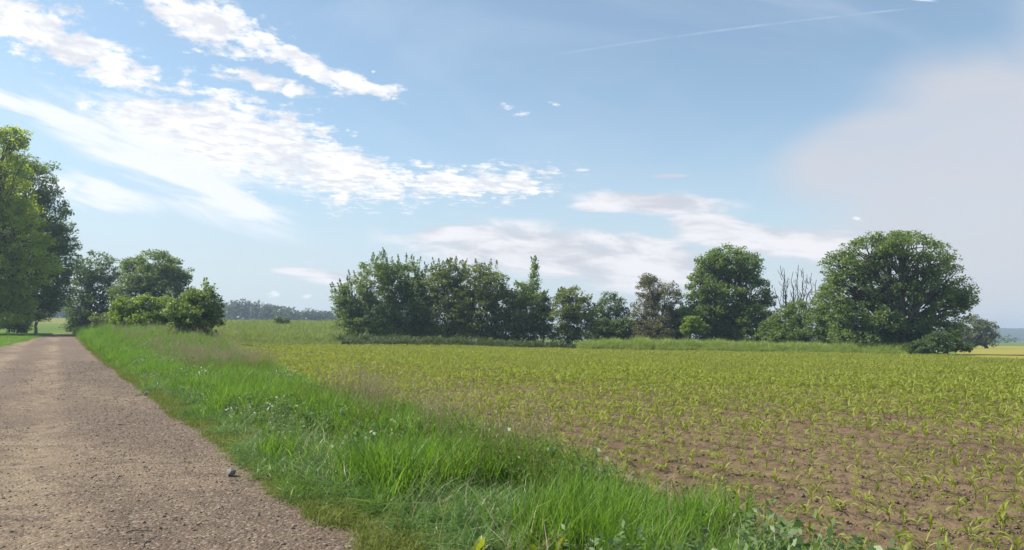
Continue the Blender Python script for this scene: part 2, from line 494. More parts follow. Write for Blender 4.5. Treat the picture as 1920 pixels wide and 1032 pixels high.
# ------------------------------------------------------------------ ground, track, verge, fields
def build_ground():
    rad = np.concatenate([np.linspace(0.01, 12, 25), np.geomspace(13, 1900, 120)])
    th = np.linspace(0, 2 * math.pi, 241)
    Rr, T = np.meshgrid(rad, th, indexing='ij')
    X = Rr * np.sin(T); Y = Rr * np.cos(T)
    Z = H(X, Y)
    s, t = st_of(X, Y)
    inside = smooth(-8, -5.5, t) * smooth(122, 113, s) * smooth(-25, -15, s) * smooth(18, 15, t)
    a = X / np.maximum(Y, 1e-3)
    infield = (Y > 0.5) * smooth(1.5, 4, t) * smooth(2.5, -0.5, Y - yfar(np.clip(a, -1, 3)))
    Z = Z - 0.22 * np.maximum(inside, infield)
    o = link('ground', grid_mesh('ground', X, Y, Z, MAT['ground']))
    tag(o, kind='structure')
build_ground()

def strip(name, s0, s1, ns, tl, tr, nt, mat, dz, jit=None, geo=True):
    s = s0 + (s1 - s0) * np.linspace(0, 1, ns) ** (1.8 if geo else 1)
    u = np.linspace(0, 1, nt)
    L = tl(s); Rr = tr(s)
    S = np.repeat(s[:, None], nt, 1)
    T = L[:, None] * (1 - u) + Rr[:, None] * u
    X, Y = xy_of(S, T)
    Z = H(X, Y) + dz
    if jit is not None:
        Z = Z + jit(X, Y, T)
    o = link(name, grid_mesh(name, X, Y, Z, mat))
    tag(o, kind='structure')
    return o
def track_relief(X, Y, T):
    ruts = -0.03 * np.exp(-((T + 0.2) / 0.35) ** 2) - 0.03 * np.exp(-((T + 2.2) / 0.35) ** 2)
    return ruts + 0.035 * (fbm(X * 0.9, Y * 0.9, 3) - 0.5) + 0.014 * (fbm(X * 7, Y * 7, 9) - 0.5)
tleft = lambda s: np.interp(s, [-20, 58, 66.6, 73, 80, 89.5, 99, 104.5, 125], [-3.9, -3.9, -3.5, -3.15, -2.5, -1.85, -1.1, -0.7, -0.7]) + 0.3 * (fbm(s * 0.5, s * 0 + 4.2, 8) - 0.5)
tright = lambda s: 2.12 + 0.30 * (fbm(s * 0.6, s * 0 + 1.3, 2) - 0.5) + 0.28 * (fbm(s * 2.4, s * 0 + 7.3, 6) - 0.5)
strip('gravel_track', -14, 116, 900, lambda s: s * 0 - 5.0, lambda s: s * 0 + 2.9, 60, MAT['track'], 0.0, track_relief)
strip('verge_ground', -14, 120, 700, tright, lambda s: tc_edge(s) + 0.5, 24, MAT['verge'], 0.012,
      lambda X, Y, T: 0.03 * (fbm(X * 2, Y * 2, 12) - 0.5))
strip('grass_bank', -14, 114, 400, lambda s: s * 0 - 9.0, tleft, 20, MAT['lawn'], 0.02)

def build_field():
    na, ny = 520, 420
    av = np.concatenate([np.linspace(-0.40, 0.9, 430), np.linspace(0.905, 2.6, 90)])
    u = np.linspace(0, 1, ny) ** 1.6
    X = np.zeros((na, ny)); Y = np.zeros((na, ny))
    for i, a in enumerate(av):
        yy = np.geomspace(0.6, 90, 400)
        s, t = st_of(a * yy, yy)
        ok = np.where(t > tc_edge(s) + 0.05)[0]
        y1 = float(yfar(a))
        y0 = min(yy[ok[0]] if len(ok) else y1 - 0.5, y1 - 0.5)
        Y[i] = y0 + (y1 - y0) * u
        X[i] = a * Y[i]
    s, t = st_of(X, Y)
    d = np.hypot(X, Y)
    rows = 0.018 * np.cos(2 * math.pi * (t - 5.0) / 0.58) * smooth(45, 15, d)
    cl = (0.075 * (fbm(X * 2.6, Y * 2.6, 21, 4) - 0.5) + 0.05 * (fbm(X * 9, Y * 9, 25, 2) - 0.5)) * smooth(50, 12, d)
    Z = H(X, Y) + 0.006 + rows + cl
    o = link('field_soil', grid_mesh('field_soil', X, Y, Z, MAT['soil']))
    tag(o, kind='structure')
build_field()

def far_sheet(name, pxs, y0f, y1f, mat, dz, n=60, m=40):
    a = (np.array(pxs) - 960) / F
    av = np.interp(np.linspace(0, 1, n), np.linspace(0, 1, len(a)), a)
    X = np.zeros((n, m)); Y = np.zeros((n, m))
    for i, q in enumerate(av):
        Y[i] = np.geomspace(y0f(q), y1f(q), m); X[i] = q * Y[i]
    o = link(name, grid_mesh(name, X, Y, H(X, Y) + dz, mat))
    tag(o, kind='structure')
# ripening field to the right of the big tree, and a far meadow beyond the crest of the track
far_sheet('yellow_field', [1792, 2900], lambda a: float(yfar(a)) + 3.0, lambda a: 230.0, MAT['yellow'], 0.03)
far_sheet('far_meadow', [40, 150], lambda a: 132.0, lambda a: 215.0, MAT['meadow'], 0.03)

def mat_hill():
    m, g, b = new_mat('wooded_hill')
    p = geo_pos(g)
    n = g.noise(p, 0.03, 6, 0.7)
    g.link(g.mix(g.ss(n, 0.35, 0.65), (0.03, 0.05, 0.022), (0.07, 0.09, 0.035)), b.inputs['Base Color'])
    b.inputs['Roughness'].default_value = 0.95
    bp = g.n('ShaderNodeBump'); bp.inputs['Distance'].default_value = 8.0
    g.link(n, bp.inputs['Height']); g.link(bp.outputs[0], b.inputs['Normal'])
    return m
def build_hills():
    xs = np.linspace(300, 1800, 420); us = np.linspace(0, 1, 40)
    X, U = np.meshgrid(xs, us, indexing='ij')
    Y = 1330 + 320 * U - (X - 950) * 0.12
    prof = 25 * smooth(500, 950, X) * (0.74 + 0.45 * fbm(X / 230, X * 0 + 2.0, 3)) * np.sin(np.pi * U) ** 0.8
    Z = -0.6 + prof + 4.0 * np.clip(fbm(X / 9, Y / 9, 31) - 0.3, 0, 1) * np.sin(np.pi * U)
    o = link('hills', grid_mesh('hills', X, Y, Z, mat_hill()))
    tag(o, kind='structure')
build_hills()

# ------------------------------------------------------------------ trees
class Tubes:
    def __init__(self):
        self.V = []; self.Q = []; self.n = 0
    def add(self, pts, radii, k=6):
        pts = np.asarray(pts, float); m = len(pts)
        tan = np.gradient(pts, axis=0)
        tan /= np.linalg.norm(tan, axis=1)[:, None] + 1e-9
        ref = np.array([0.31, 0.87, 0.11])
        ax = np.cross(tan, ref); ax /= np.linalg.norm(ax, axis=1)[:, None] + 1e-9
        ay = np.cross(tan, ax)
        an = np.arange(k) * 2 * math.pi / k
        ring = (ax[:, None] * np.cos(an)[None, :, None] + ay[:, None] * np.sin(an)[None, :, None]) * np.asarray(radii)[:, None, None] + pts[:, None]
        self.V.append(ring.reshape(-1, 3))
        i = np.arange(m * k).reshape(m, k) + self.n
        j = np.roll(i, -1, axis=1)
        self.Q.append(np.stack([i[:-1], i[1:], j[1:], j[:-1]], -1).reshape(-1, 4))
        self.n += m * k
    def limb(self, a, b, r0, r1, bow=0.12, k=5, n=6, sag=0.0):
        a = np.asarray(a, float); b = np.asarray(b, float)
        u = np.linspace(0, 1, n)[:, None]
        L = np.linalg.norm(b - a)
        off = rng.normal(0, bow * L * 0.5, 3)
        p = a + (b - a) * u + off * np.sin(u * math.pi) + np.array([0, 0, sag * L]) * np.sin(u * math.pi)
        p[1:-1] += rng.normal(0, 0.025 * L, (n - 2, 3))
        self.add(p, r0 + (r1 - r0) * u[:, 0], k)
    def mesh(self, name, mat):
        return mesh_np(name, np.concatenate(self.V), np.concatenate(self.Q), mat, smoothf=True)

def leaf_quads(P, size, upbias=0.35, asp=0.62, tint=None):
    """pointed leaf / spray quads around the points P"""
    n = len(P)
    nrm = rng.normal(0, 1, (n, 3)); nrm[:, 2] = np.abs(nrm[:, 2]) + upbias
    nrm /= np.linalg.norm(nrm, axis=1)[:, None]
    r = rng.normal(0, 1, (n, 3))
    u = np.cross(nrm, r); u /= np.linalg.norm(u, axis=1)[:, None] + 1e-9
    v = np.cross(nrm, u)
    s = size * rng.uniform(0.6, 1.35, n)[:, None]
    droop = np.array([0, 0, -0.12])
    A = P - u * s * 0.5
    B = P + v * s * asp * 0.5 + u * s * 0.05
    Cc = P + u * s * 0.55 + droop * s
    D = P - v * s * asp * 0.5 + u * s * 0.05
    V = np.stack([A, B, Cc, D], 1).reshape(-1, 3)
    Q = np.arange(4 * n).reshape(n, 4)
    t = rng.uniform(0, 1, n) if tint is None else np.clip(tint + rng.normal(0, 0.22, n), 0, 1)
    return V, Q, np.repeat(t, 4)

def lobes_to_world(lobes, Y, depth=1.0):
    out = []
    for (cx, cy, rx, ry) in lobes:
        k = Y / F
        dy = rng.uniform(-0.35, 0.35) * rx * k * depth
        x, y, z = at(cx, cy, Y)
        out.append((np.array([x, y + dy, z]), np.array([rx * k, max(rx, ry) * 0.9 * k * depth, ry * k])))
    return out

def crown_points(lobes, clump_r, per, fill, gap, zmin):
    P = []; T = []; Cl = []
    for c, r in lobes:
        area = 4 * math.pi * ((r[0] * r[1]) ** 1.6 / 3 + (r[0] * r[2]) ** 1.6 / 3 + (r[1] * r[2]) ** 1.6 / 3) ** (1 / 1.6)
        n = int(area / (clump_r ** 2) * fill) + 3
        d = rng.normal(0, 1, (n, 3)); d /= np.linalg.norm(d, axis=1)[:, None]
        rad = rng.uniform(0.25, 1.0, n) ** 0.45
        cen = c + d * r * rad[:, None]
        keep = fbm(cen[:, 0] / (clump_r * 3.2) + 31, cen[:, 2] / (clump_r * 3.2) + cen[:, 1] / (clump_r * 5.0), 77) > gap
        cen = cen[keep & (cen[:, 2] > zmin)]
        d = d[keep & True][:len(cen)] if False else None
        for q in cen:
            rr = clump_r * rng.uniform(0.55, 1.35)
            m = max(4, int(per * (rr / clump_r) ** 2 * rng.uniform(0.6, 1.3)))
            g = rng.normal(0, 1, (m, 3)); g /= np.linalg.norm(g, axis=1)[:, None]
            g *= (rng.uniform(0, 1, m) ** 0.5)[:, None]
            P.append(q + g * np.array([rr, rr, rr * 0.62]))
            T.append(np.full(m, rng.uniform(0.1, 0.9)))
        Cl.append(cen)
    return np.concatenate(P), np.concatenate(T), Cl

def build_tree(name, label, cat, px, Y, lobes, mat='leaf_mid', bark='bark', trunk_r=0.25, leaf=0.24, clump=0.75, per=46, fill=0.55,
               gap=0.33, group=None, stems=1, depth=1.0, shoots=0, shoot_h=(0.8, 1.8), twig_frac=0.35, base_py=None, zclear=0.1, spread=0.25):
    x, _, _ = at(px, 600, Y)
    z = ground_z(x, Y)
    root = empty(name, (x, Y, z), label, cat, group)
    org = np.array([x, Y, z])
    W = lobes_to_world(lobes, Y, depth)
    P, T, Cl = crown_points(W, clump, per, fill, gap, z + zclear)
    tb = Tubes()
    top = max(c[2] + r[2] for c, r in W)
    cen = np.mean([c for c, r in W], axis=0)
    bases = [org + np.array([rng.normal(0, spread) if stems > 1 else 0, rng.normal(0, spread) if stems > 1 else 0, -0.15]) for _ in range(stems)]
    lowest = min(c[2] - r[2] for c, r in W)
    for si, b0 in enumerate(bases):
        fork = b0 + (cen - b0) * (0.42 if stems == 1 else 0.3) + rng.normal(0, 0.15, 3)
        tr = trunk_r / math.sqrt(stems) * 1.15
        u = np.linspace(0, 1, 7)[:, None]
        p = b0 + (fork - b0) * u
        p[1:-1] += rng.normal(0, 0.04, (5, 3))
        tb.add(p, tr * (1.35 - 0.55 * u[:, 0] ** 0.5), 9)
        mine = W if stems == 1 else [W[i] for i in range(len(W)) if i % stems == si] or W[:1]
        for (c, r), cl in ((w, Cl[[id(q) for q in W].index(id(w))]) for w in mine):
            tb.limb(fork, c, tr * 0.62, tr * 0.22, 0.14, 6, 7)
            if len(cl):
                k = max(3, int(len(cl) * twig_frac))
                for q in cl[rng.permutation(len(cl))[:k]]:
                    st_ = fork + (c - fork) * rng.uniform(0.45, 1.0)
                    tb.limb(st_, q, tr * 0.16, tr * 0.04, 0.16, 4, 5)
    if shoots:                        # upright leafy shoots that make a ragged, spiky top
        SP = []; ST = []
        for _ in range(shoots):
            c, r = W[rng.integers(len(W))]
            d = rng.normal(0, 1, 3); d[2] = abs(d[2]) * 1.3 + 0.2; d /= np.linalg.norm(d)
            s0 = c + d * r * 0.85
            hgt = rng.uniform(*shoot_h)
            tip = s0 + np.array([rng.normal(0, 0.16) + 0.25 * (s0[0] - cen[0]) / max(1, r[0]), rng.normal(0, 0.2), 1.0]) * hgt
            tb.limb(s0 - np.array([0, 0, 0.5]), tip, 0.025, 0.006, 0.05, 4, 5)
            m = int(hgt * 34)
            u = rng.uniform(0, 1, m) ** 0.85
            q = s0 + (tip - s0) * u[:, None]
            q = q + rng.normal(0, 1, (m, 3)) * (0.20 * (1.05 - u))[:, None]
            SP.append(q); ST.append(np.full(m, rng.uniform(0.2, 0.9)))
        P = np.concatenate([P] + SP); T = np.concatenate([T] + ST)
    link('trunk', tb_local(tb, org, bark), root)
    V, Q, t = leaf_quads(P - org, leaf, tint=T)
    link('crown', mesh_np('crown', V, Q, MAT[mat], tint=t), root)
    return root

def tb_local(tb, org, bark):
    tb.V = [v - org for v in tb.V]
    return tb.mesh('trunk', MAT[bark])

# --- left of the track
build_tree('broadleaf_tree', 'tall bright green tree at the left edge, overhanging the grass beside the gravel track', 'tree', -20, 84,
    [(-20, 300, 62, 70), (-60, 420, 110, 90), (20, 440, 60, 75), (10, 510, 55, 55), (-50, 540, 90, 50), (5, 580, 50, 34), (-40, 595, 60, 30), (-10, 365, 62, 60), (15, 262, 34, 26), (30, 552, 34, 30), (75, 505, 34, 36)],
    'leaf_sunlit_tint', trunk_r=0.42, leaf=0.27, clump=0.8, per=54, fill=0.55, gap=0.36, group='trees along the track', zclear=0.6)
build_tree('broadleaf_tree', 'tall dark rounded tree behind the bright one, its crown leaning over the track', 'tree', 42, 96,
    [(60, 350, 60, 58), (85, 420, 52, 62), (92, 490, 46, 56), (45, 440, 60, 70), (50, 540, 55, 48), (95, 545, 36, 38), (30, 320, 36, 30), (70, 580, 34, 20), (20, 575, 40, 28), (25, 602, 34, 20), (108, 455, 34, 40)],
    'leaf_mid', trunk_r=0.45, leaf=0.28, clump=0.85, per=54, fill=0.6, gap=0.3, group='trees along the track')
build_tree('sapling', 'small leafy sapling with a pale trunk at the left of the track crest', 'sapling', 69, 88,
    [(70, 594, 9, 8), (76, 590, 6, 5)], 'leaf_olive', 'bark_pale', trunk_r=0.16, leaf=0.17, clump=0.25, per=20, fill=0.8, gap=0.2)
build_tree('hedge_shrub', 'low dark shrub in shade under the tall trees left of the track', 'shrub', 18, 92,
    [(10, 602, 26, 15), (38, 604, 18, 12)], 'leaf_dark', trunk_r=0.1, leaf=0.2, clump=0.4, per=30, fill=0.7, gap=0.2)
# --- right of the crest
build_tree('broadleaf_tree', 'dark round tree on the right of the track crest, casting shadow across the track', 'tree', 150, 112,
    [(180, 505, 42, 34), (160, 540, 32, 34), (205, 530, 30, 34), (150, 580, 22, 38), (180, 575, 30, 26), (148, 606, 16, 18), (138, 612, 14, 10), (215, 575, 28, 26), (190, 600, 34, 20)],  # low left lobes added to darken the shaded track crest
    'leaf_dark', trunk_r=0.4, leaf=0.3, clump=0.8, per=40, fill=0.55, gap=0.3, group='trees along the track')
build_tree('broadleaf_tree', 'airy domed tree with forking branches showing, behind the yellow-green bush', 'tree', 285, 104,
    [(285, 494, 46, 26), (250, 500, 26, 22), (325, 510, 30, 22), (345, 520, 15, 12), (310, 545, 40, 24), (262, 530, 34, 20), (235, 545, 30, 30), (290, 520, 44, 24), (345, 545, 18, 18)],
    'leaf_mid', trunk_r=0.34, leaf=0.27, clump=0.7, per=44, fill=0.62, gap=0.3, group='trees along the track', stems=2, twig_frac=0.6)
build_tree('bush', 'rounded yellow-green sunlit bush on the grassy bank beside the track', 'bush', 262, 66,
    [(240, 576, 26, 22), (275, 572, 28, 22), (310, 578, 24, 24), (222, 590, 18, 16), (245, 602, 34, 18), (285, 602, 36, 20), (320, 598, 26, 24), (330, 578, 20, 20)], 'leaf_fresh', trunk_r=0.12, leaf=0.2, clump=0.4, per=40, fill=0.6, gap=0.22, stems=3)
build_tree('bush', 'dark green bush with spiky upright shoots at the corner of the maize field', 'bush', 365, 54,
    [(345, 585, 30, 36), (380, 580, 34, 42), (395, 600, 24, 34), (350, 612, 30, 26)], 'leaf_mid', trunk_r=0.16, leaf=0.18, clump=0.38, per=40, fill=0.6, gap=0.28, stems=4, shoots=26, shoot_h=(0.5, 1.1))
build_tree('bush', 'small sprawling olive bush low on the bank, left of the yellow-green bush', 'bush', 190, 78,
    [(195, 600, 26, 12), (215, 594, 18, 12)], 'leaf_olive', trunk_r=0.08, leaf=0.18, clump=0.35, per=30, fill=0.6, gap=0.25)
build_tree('bush', 'tiny dark bush alone on the skyline of the tall crop', 'bush', 525, 118,
    [(523, 602, 11, 7), (535, 604, 8, 5)], 'leaf_dark', trunk_r=0.06, leaf=0.2, clump=0.35, per=30, fill=0.8, gap=0.15)
# --- hedge in the middle
HG = 'hedge trees beyond the maize'
hz_kw = dict(cat='tree', group=HG, leaf=0.23, clump=0.55, per=34, fill=0.58, gap=0.31, stems=3, twig_frac=0.25, spread=0.9, zclear=0.15)
build_tree('hedge_tree', 'leftmost hedge tree, leaning outwards with low leafy branches down to the ground', px=672, Y=90, mat='leaf_mid', trunk_r=0.24,
    lobes=[(665, 560, 34, 38), (700, 530, 32, 42), (650, 590, 26, 34), (690, 600, 36, 40), (640, 560, 20, 16), (665, 622, 44, 26), (712, 625, 30, 24)], shoots=50, shoot_h=(0.7, 1.9), **hz_kw)
build_tree('hedge_tree', 'hedge tree with the highest ragged shoots at the left of the hedge', px=742, Y=92, mat='leaf_mid', trunk_r=0.26,
    lobes=[(740, 540, 36, 45), (765, 530, 32, 36), (730, 590, 34, 40), (765, 595, 32, 36), (725, 512, 22, 26), (745, 622, 44, 26), (785, 570, 26, 50), (790, 618, 30, 26)], shoots=70, shoot_h=(0.8, 2.3), **hz_kw)
build_tree('hedge_tree', 'dense dark hedge tree with a flat ragged top, standing mid hedge', px=838, Y=91, mat='leaf_olive', trunk_r=0.26,
    lobes=[(835, 545, 36, 45), (815, 535, 26, 36), (850, 520, 26, 26), (830, 600, 36, 36), (800, 580, 24, 40), (825, 625, 46, 22), (868, 585, 24, 46), (862, 625, 30, 20)], shoots=64, shoot_h=(0.7, 1.7), **hz_kw)
build_tree('hedge_tree', 'broad hedge tree with a rusty tinted ragged top, right of the middle of the hedge', px=905, Y=90, mat='leaf_olive', trunk_r=0.28,
    lobes=[(890, 530, 34, 38), (920, 540, 32, 40), (900, 590, 40, 44), (940, 575, 24, 40), (870, 580, 24, 44), (900, 624, 50, 24), (945, 615, 26, 30), (965, 600, 22, 40)], shoots=70, shoot_h=(0.6, 1.6), **hz_kw)
kw2 = dict(hz_kw); kw2.update(fill=0.55, per=32, gap=0.28)
build_tree('spire_tree', 'thin see-through tree with a single pointed leader rising above the hedge', px=1000, Y=91, mat='leaf_mid', trunk_r=0.16,
    lobes=[(1000, 580, 26, 46), (975, 560, 18, 34), (1000, 530, 10, 24), (985, 610, 28, 30), (1020, 600, 20, 34), (1002, 508, 4, 14), (1000, 624, 38, 22), (985, 585, 24, 40), (1022, 575, 14, 26)], shoots=26, shoot_h=(0.5, 1.3), **kw2)
build_tree('round_bush', 'rounded olive-green bushy tree at the right end of the hedge', px=1072, Y=89, mat='leaf_olive', trunk_r=0.2,
    lobes=[(1070, 572, 34, 34), (1095, 585, 28, 30), (1050, 600, 26, 34), (1090, 612, 34, 26), (1060, 555, 18, 20), (1062, 628, 34, 18)], shoots=14, shoot_h=(0.3, 0.7),
    **{**hz_kw, 'fill': 0.55, 'per': 38, 'gap': 0.24})
# --- clump on the right
build_tree('thorn_tree', 'dark grey-green thorny tree set back between the round bush and the brownish tree', 'tree', 1145, 98,
    [(1150, 622, 38, 26), (1140, 575, 28, 26), (1165, 580, 20, 22), (1140, 605, 28, 26), (1120, 600, 16, 30)], 'leaf_dark', trunk_r=0.2, leaf=0.22, clump=0.5, per=32, fill=0.45, gap=0.36, stems=2)
build_tree('hawthorn_tree', 'brownish fading tree with a twiggy crown, left of the big green tree', 'tree', 1225, 92,
    [(1225, 622, 44, 28), (1222, 545, 28, 28), (1250, 560, 30, 28), (1205, 590, 26, 30), (1240, 600, 36, 34), (1216, 526, 18, 12)], 'leaf_brown', trunk_r=0.22, leaf=0.2, clump=0.5, per=36, fill=0.55, gap=0.28, stems=2, shoots=16, shoot_h=(0.3, 0.7))
build_tree('broadleaf_tree', 'tall dark green tree with a narrow round head above broad shoulders', 'tree', 1375, 92,
    [(1340, 622, 50, 26), (1400, 626, 56, 24), (1290, 600, 26, 36), (1370, 490, 48, 34), (1340, 500, 36, 30), (1400, 505, 34, 34), (1310, 545, 24, 34), (1355, 560, 50, 48), (1415, 560, 38, 40), (1330, 590, 40, 36), (1400, 600, 50, 34), (1310, 520, 14, 12)],
    'leaf_mid', trunk_r=0.42, leaf=0.26, clump=0.68, per=48, fill=0.66, gap=0.27, group='trees beyond the maize field')
build_tree('shrub', 'small pale green sunlit shrub at the left foot of the tall dark green tree', 'shrub', 1302, 85,
    [(1300, 604, 17, 14), (1312, 616, 16, 12), (1288, 618, 11, 12)], 'leaf_fresh', trunk_r=0.08, leaf=0.2, clump=0.35, per=34, fill=0.6, gap=0.2)
build_tree('shrub', 'green scrubby bush below the bare dead tree', 'shrub', 1480, 87,
    [(1470, 628, 50, 18), (1470, 602, 28, 30), (1500, 590, 26, 30), (1450, 615, 24, 20), (1490, 618, 30, 18)], 'leaf_mid', trunk_r=0.12, leaf=0.2, clump=0.42, per=36, fill=0.55, gap=0.28, stems=3, shoots=12, shoot_h=(0.3, 0.8))
build_tree('shrub', 'leafy shrub with upright stems between the dead tree and the huge round tree', 'shrub', 1540, 84,
    [(1540, 630, 40, 18), (1545, 570, 22, 36), (1530, 600, 24, 32), (1560, 610, 26, 26)], 'leaf_mid', trunk_r=0.12, leaf=0.21, clump=0.45, per=36, fill=0.55, gap=0.28, stems=3)
build_tree('broadleaf_tree', 'huge round-crowned tree with a visible trunk at the right end of the tree line', 'tree', 1690, 79,
    [(1700, 458, 46, 26), (1645, 462, 40, 26), (1810, 560, 22, 26), (1600, 635, 50, 18), (1655, 642, 36, 14), (1720, 642, 44, 16), (1700, 625, 40, 20), (1560, 560, 26, 50), (1750, 620, 46, 22), (1690, 470, 60, 36), (1630, 475, 50, 36), (1740, 490, 45, 36), (1580, 500, 42, 30), (1600, 545, 55, 44), (1660, 535, 60, 50), (1730, 545, 56, 46), (1780, 530, 32, 36),
     (1780, 590, 42, 34), (1620, 600, 60, 30), (1590, 615, 36, 24), (1720, 600, 46, 26), (1800, 560, 24, 22), (1640, 625, 30, 16)],
    'leaf_mid', trunk_r=0.5, leaf=0.25, clump=0.68, per=44, fill=0.5, gap=0.36, group='trees beyond the maize field', twig_frac=0.45)
build_tree('shrub', 'low dark spreading shrub on a short bent stem under the huge round tree', 'shrub', 1785, 74,
    [(1772, 645, 30, 14), (1738, 650, 32, 14), (1802, 652, 18, 8), (1755, 634, 24, 12), (1715, 655, 24, 10)], 'leaf_dark', trunk_r=0.12, leaf=0.2, clump=0.4, per=34, fill=0.55, gap=0.32)  # low dark lobes also stand in for the shadow beneath the huge tree
build_tree('willow_tree', 'distant pale grey-green rounded tree at the right, beyond the huge tree', 'tree', 1848, 150,
    [(1832, 614, 26, 22), (1852, 622, 20, 22), (1815, 632, 24, 18), (1846, 638, 20, 12), (1825, 642, 22, 8)], 'leaf_grey', trunk_r=0.3, leaf=0.34, clump=0.7, per=36, fill=0.6, gap=0.24)

build_tree('shrub', 'wide dark shaded thicket between the round bush and the brownish tree', 'thicket', 1165, 94,
    [(1140, 622, 30, 24), (1175, 620, 30, 24), (1200, 628, 26, 18), (1118, 630, 22, 18)], 'leaf_dark', trunk_r=0.1, leaf=0.24, clump=0.5, per=44, fill=0.75, gap=0.12, stems=3)
build_tree('shrub', 'dark shaded thicket between the brownish tree and the pale sunlit shrub', 'thicket', 1268, 94,
    [(1268, 615, 26, 34), (1285, 600, 20, 26), (1250, 628, 30, 20)], 'leaf_dark', trunk_r=0.1, leaf=0.24, clump=0.5, per=44, fill=0.75, gap=0.12, stems=3)
def dead_tree():
    Y = 90; px = 1492
    x, _, _ = at(px, 600, Y); z = ground_z(x, Y)
    root = empty('dead_tree', (x, Y, z), 'bare dead tree of many thin grey upright stems beside the huge round tree', 'tree')
    org = np.array([x, Y, z])
    tb = Tubes(); br = Tubes()
    tips = [(1452, 540), (1463, 498), (1470, 505), (1478, 520), (1487, 510), (1497, 497), (1505, 503), (1513, 515), (1522, 512), (1531, 525), (1482, 545), (1508, 540), (1440, 548)]
    for tx, ty in tips:
        b0 = org + np.array([rng.normal(0, 0.5), rng.normal(0, 0.4), -0.1])
        tip = np.array(at(tx, ty, Y + rng.uniform(-1, 1)))
        mid = b0 + (tip - b0) * 0.45 + np.array([rng.normal(0, 0.15), 0, 0])
        tb.limb(b0, mid, 0.11, 0.075, 0.06, 6, 6)
        br.limb(mid, tip, 0.075, 0.03, 0.08, 5, 7)
        for _ in range(9):
            u = rng.uniform(0.05, 0.9)
            s0 = mid + (tip - mid) * u
            e = s0 + np.array([rng.normal(0, 0.5), rng.normal(0, 0.4), rng.uniform(0.5, 1.3)]) * (1.1 - 0.5 * u)
            br.limb(s0, e, 0.035, 0.015, 0.15, 4, 5)
    tb.V = [v - org for v in tb.V]; br.V = [v - org for v in br.V]
    link('trunk', tb.mesh('trunk', MAT['bark']), root)
    link('branches', br.mesh('branches', MAT['bark']), root)
dead_tree()

def far_wood():
    P = []; T = []
    for i in range(210):
        px = rng.uniform(40, 760)
        Y = rng.uniform(430, 580)
        a = (px - 960) / F
        X = a * Y
        h = rng.uniform(14, 21) * (0.86 + 0.22 * math.sin(px * 0.017 + 1.0)) + 0.012 * (Y - 430)
        r = rng.uniform(4.0, 8.0)
        z0 = ground_z(X, Y)
        for (ox, oz, rr) in ((0, 0.5, 1.0), (rng.normal(0, 0.5) * r, 0.62, 0.6), (rng.normal(0, 0.6) * r, 0.4, 0.7)):
            n = int(420 * rr)
            d = rng.normal(0, 1, (n, 3)); d /= np.linalg.norm(d, axis=1)[:, None]
            rad = rng.uniform(0.55, 1.0, n)[:, None]
            c = np.array([X + ox, Y, z0 + h * oz])
            P.append(c + d * rad * np.array([r * rr, r * rr, h * 0.48 * rr])); T.append(np.full(n, rng.uniform(0, 1)))
    V, Q, t = leaf_quads(np.concatenate(P), 1.2, asp=0.8, tint=np.concatenate(T))
    o = link('far_wood', mesh_np('far_wood', V, Q, MAT['wood'], tint=t))
    tag(o, 'distant bluish wood along the skyline at the left', 'wood', kind='stuff')
far_wood()
def far_hedgerow():
    P = []; T = []
    for i in range(150):
        px = rng.uniform(1500, 2600); Y = rng.choice([500.0, 800.0, 1150.0]) * rng.uniform(0.95, 1.05)
        a = (px - 960) / F; X = a * Y
        r = rng.uniform(1.5, 3.2); n = 50
        d = rng.normal(0, 1, (n, 3)); d /= np.linalg.norm(d, axis=1)[:, None]
        P.append(np.array([X, Y, ground_z(X, Y) + r * 0.8]) + d * r * np.array([1.6, 1, 0.9])); T.append(np.full(n, rng.uniform(0, 1)))
    V, Q, t = leaf_quads(np.concatenate(P), 1.4, asp=0.8, tint=np.concatenate(T))
    o = link('far_hedgerow', mesh_np('far_hedgerow', V, Q, MAT['wood'], tint=t))
    tag(o, 'thin lines of far hedgerow on the hazy plain at the right', 'hedgerow', kind='stuff')
far_hedgerow()

# ------------------------------------------------------------------ grass and crop scatter
def blades(n, rad, L, w, lean, droop, seg=4, tint_mu=0.5):
    """a tuft of n curved blades"""
    V = []; Q = []; T = []; k = 0
    for i in range(n):
        az = rng.uniform(0, 2 * math.pi); r0 = rad * math.sqrt(rng.uniform())
        a2 = rng.uniform(0, 2 * math.pi)
        b = np.array([r0 * math.cos(a2), r0 * math.sin(a2), -0.02])
        l = L * rng.uniform(0.55, 1.15); le = abs(rng.normal(lean, lean * 0.5)); dr = max(0, rng.normal(droop, droop * 0.4))
        ww = w * rng.uniform(0.7, 1.3)
        u = np.linspace(0, 1, seg)
        hx = l * (le * u + dr * u ** 2.2)
        hz = l * (u * (1 - 0.3 * le) - 0.62 * dr * u ** 2.4)
        dirv = np.array([math.cos(az), math.sin(az), 0]); side = np.array([-math.sin(az + rng.normal(0, 0.6)), math.cos(az), 0])
        wid = ww * np.interp(u, [0, 0.35, 0.75, 1], [0.7, 1.0, 0.7, 0.06])
        c = b + dirv * hx[:, None] + np.array([0, 0, 1]) * hz[:, None]
        A = c + side * wid[:, None] * 0.5; B = c - side * wid[:, None] * 0.5
        V.append(np.stack([A, B], 1).reshape(-1, 3))
        for j in range(seg - 1):
            Q.append([k + 2 * j, k + 2 * j + 1, k + 2 * j + 3, k + 2 * j + 2])
        T.append(np.full(2 * seg, np.clip(rng.normal(tint_mu, 0.25), 0, 1)))
        k += 2 * seg
    return np.concatenate(V), np.array(Q), np.concatenate(T)

def src(name, V, Q, T, mats, midx=None, smoothf=False):
    return bpy.data.objects.new(name, mesh_np(name, V, Q, mats, tint=T, midx=midx, smoothf=smoothf))

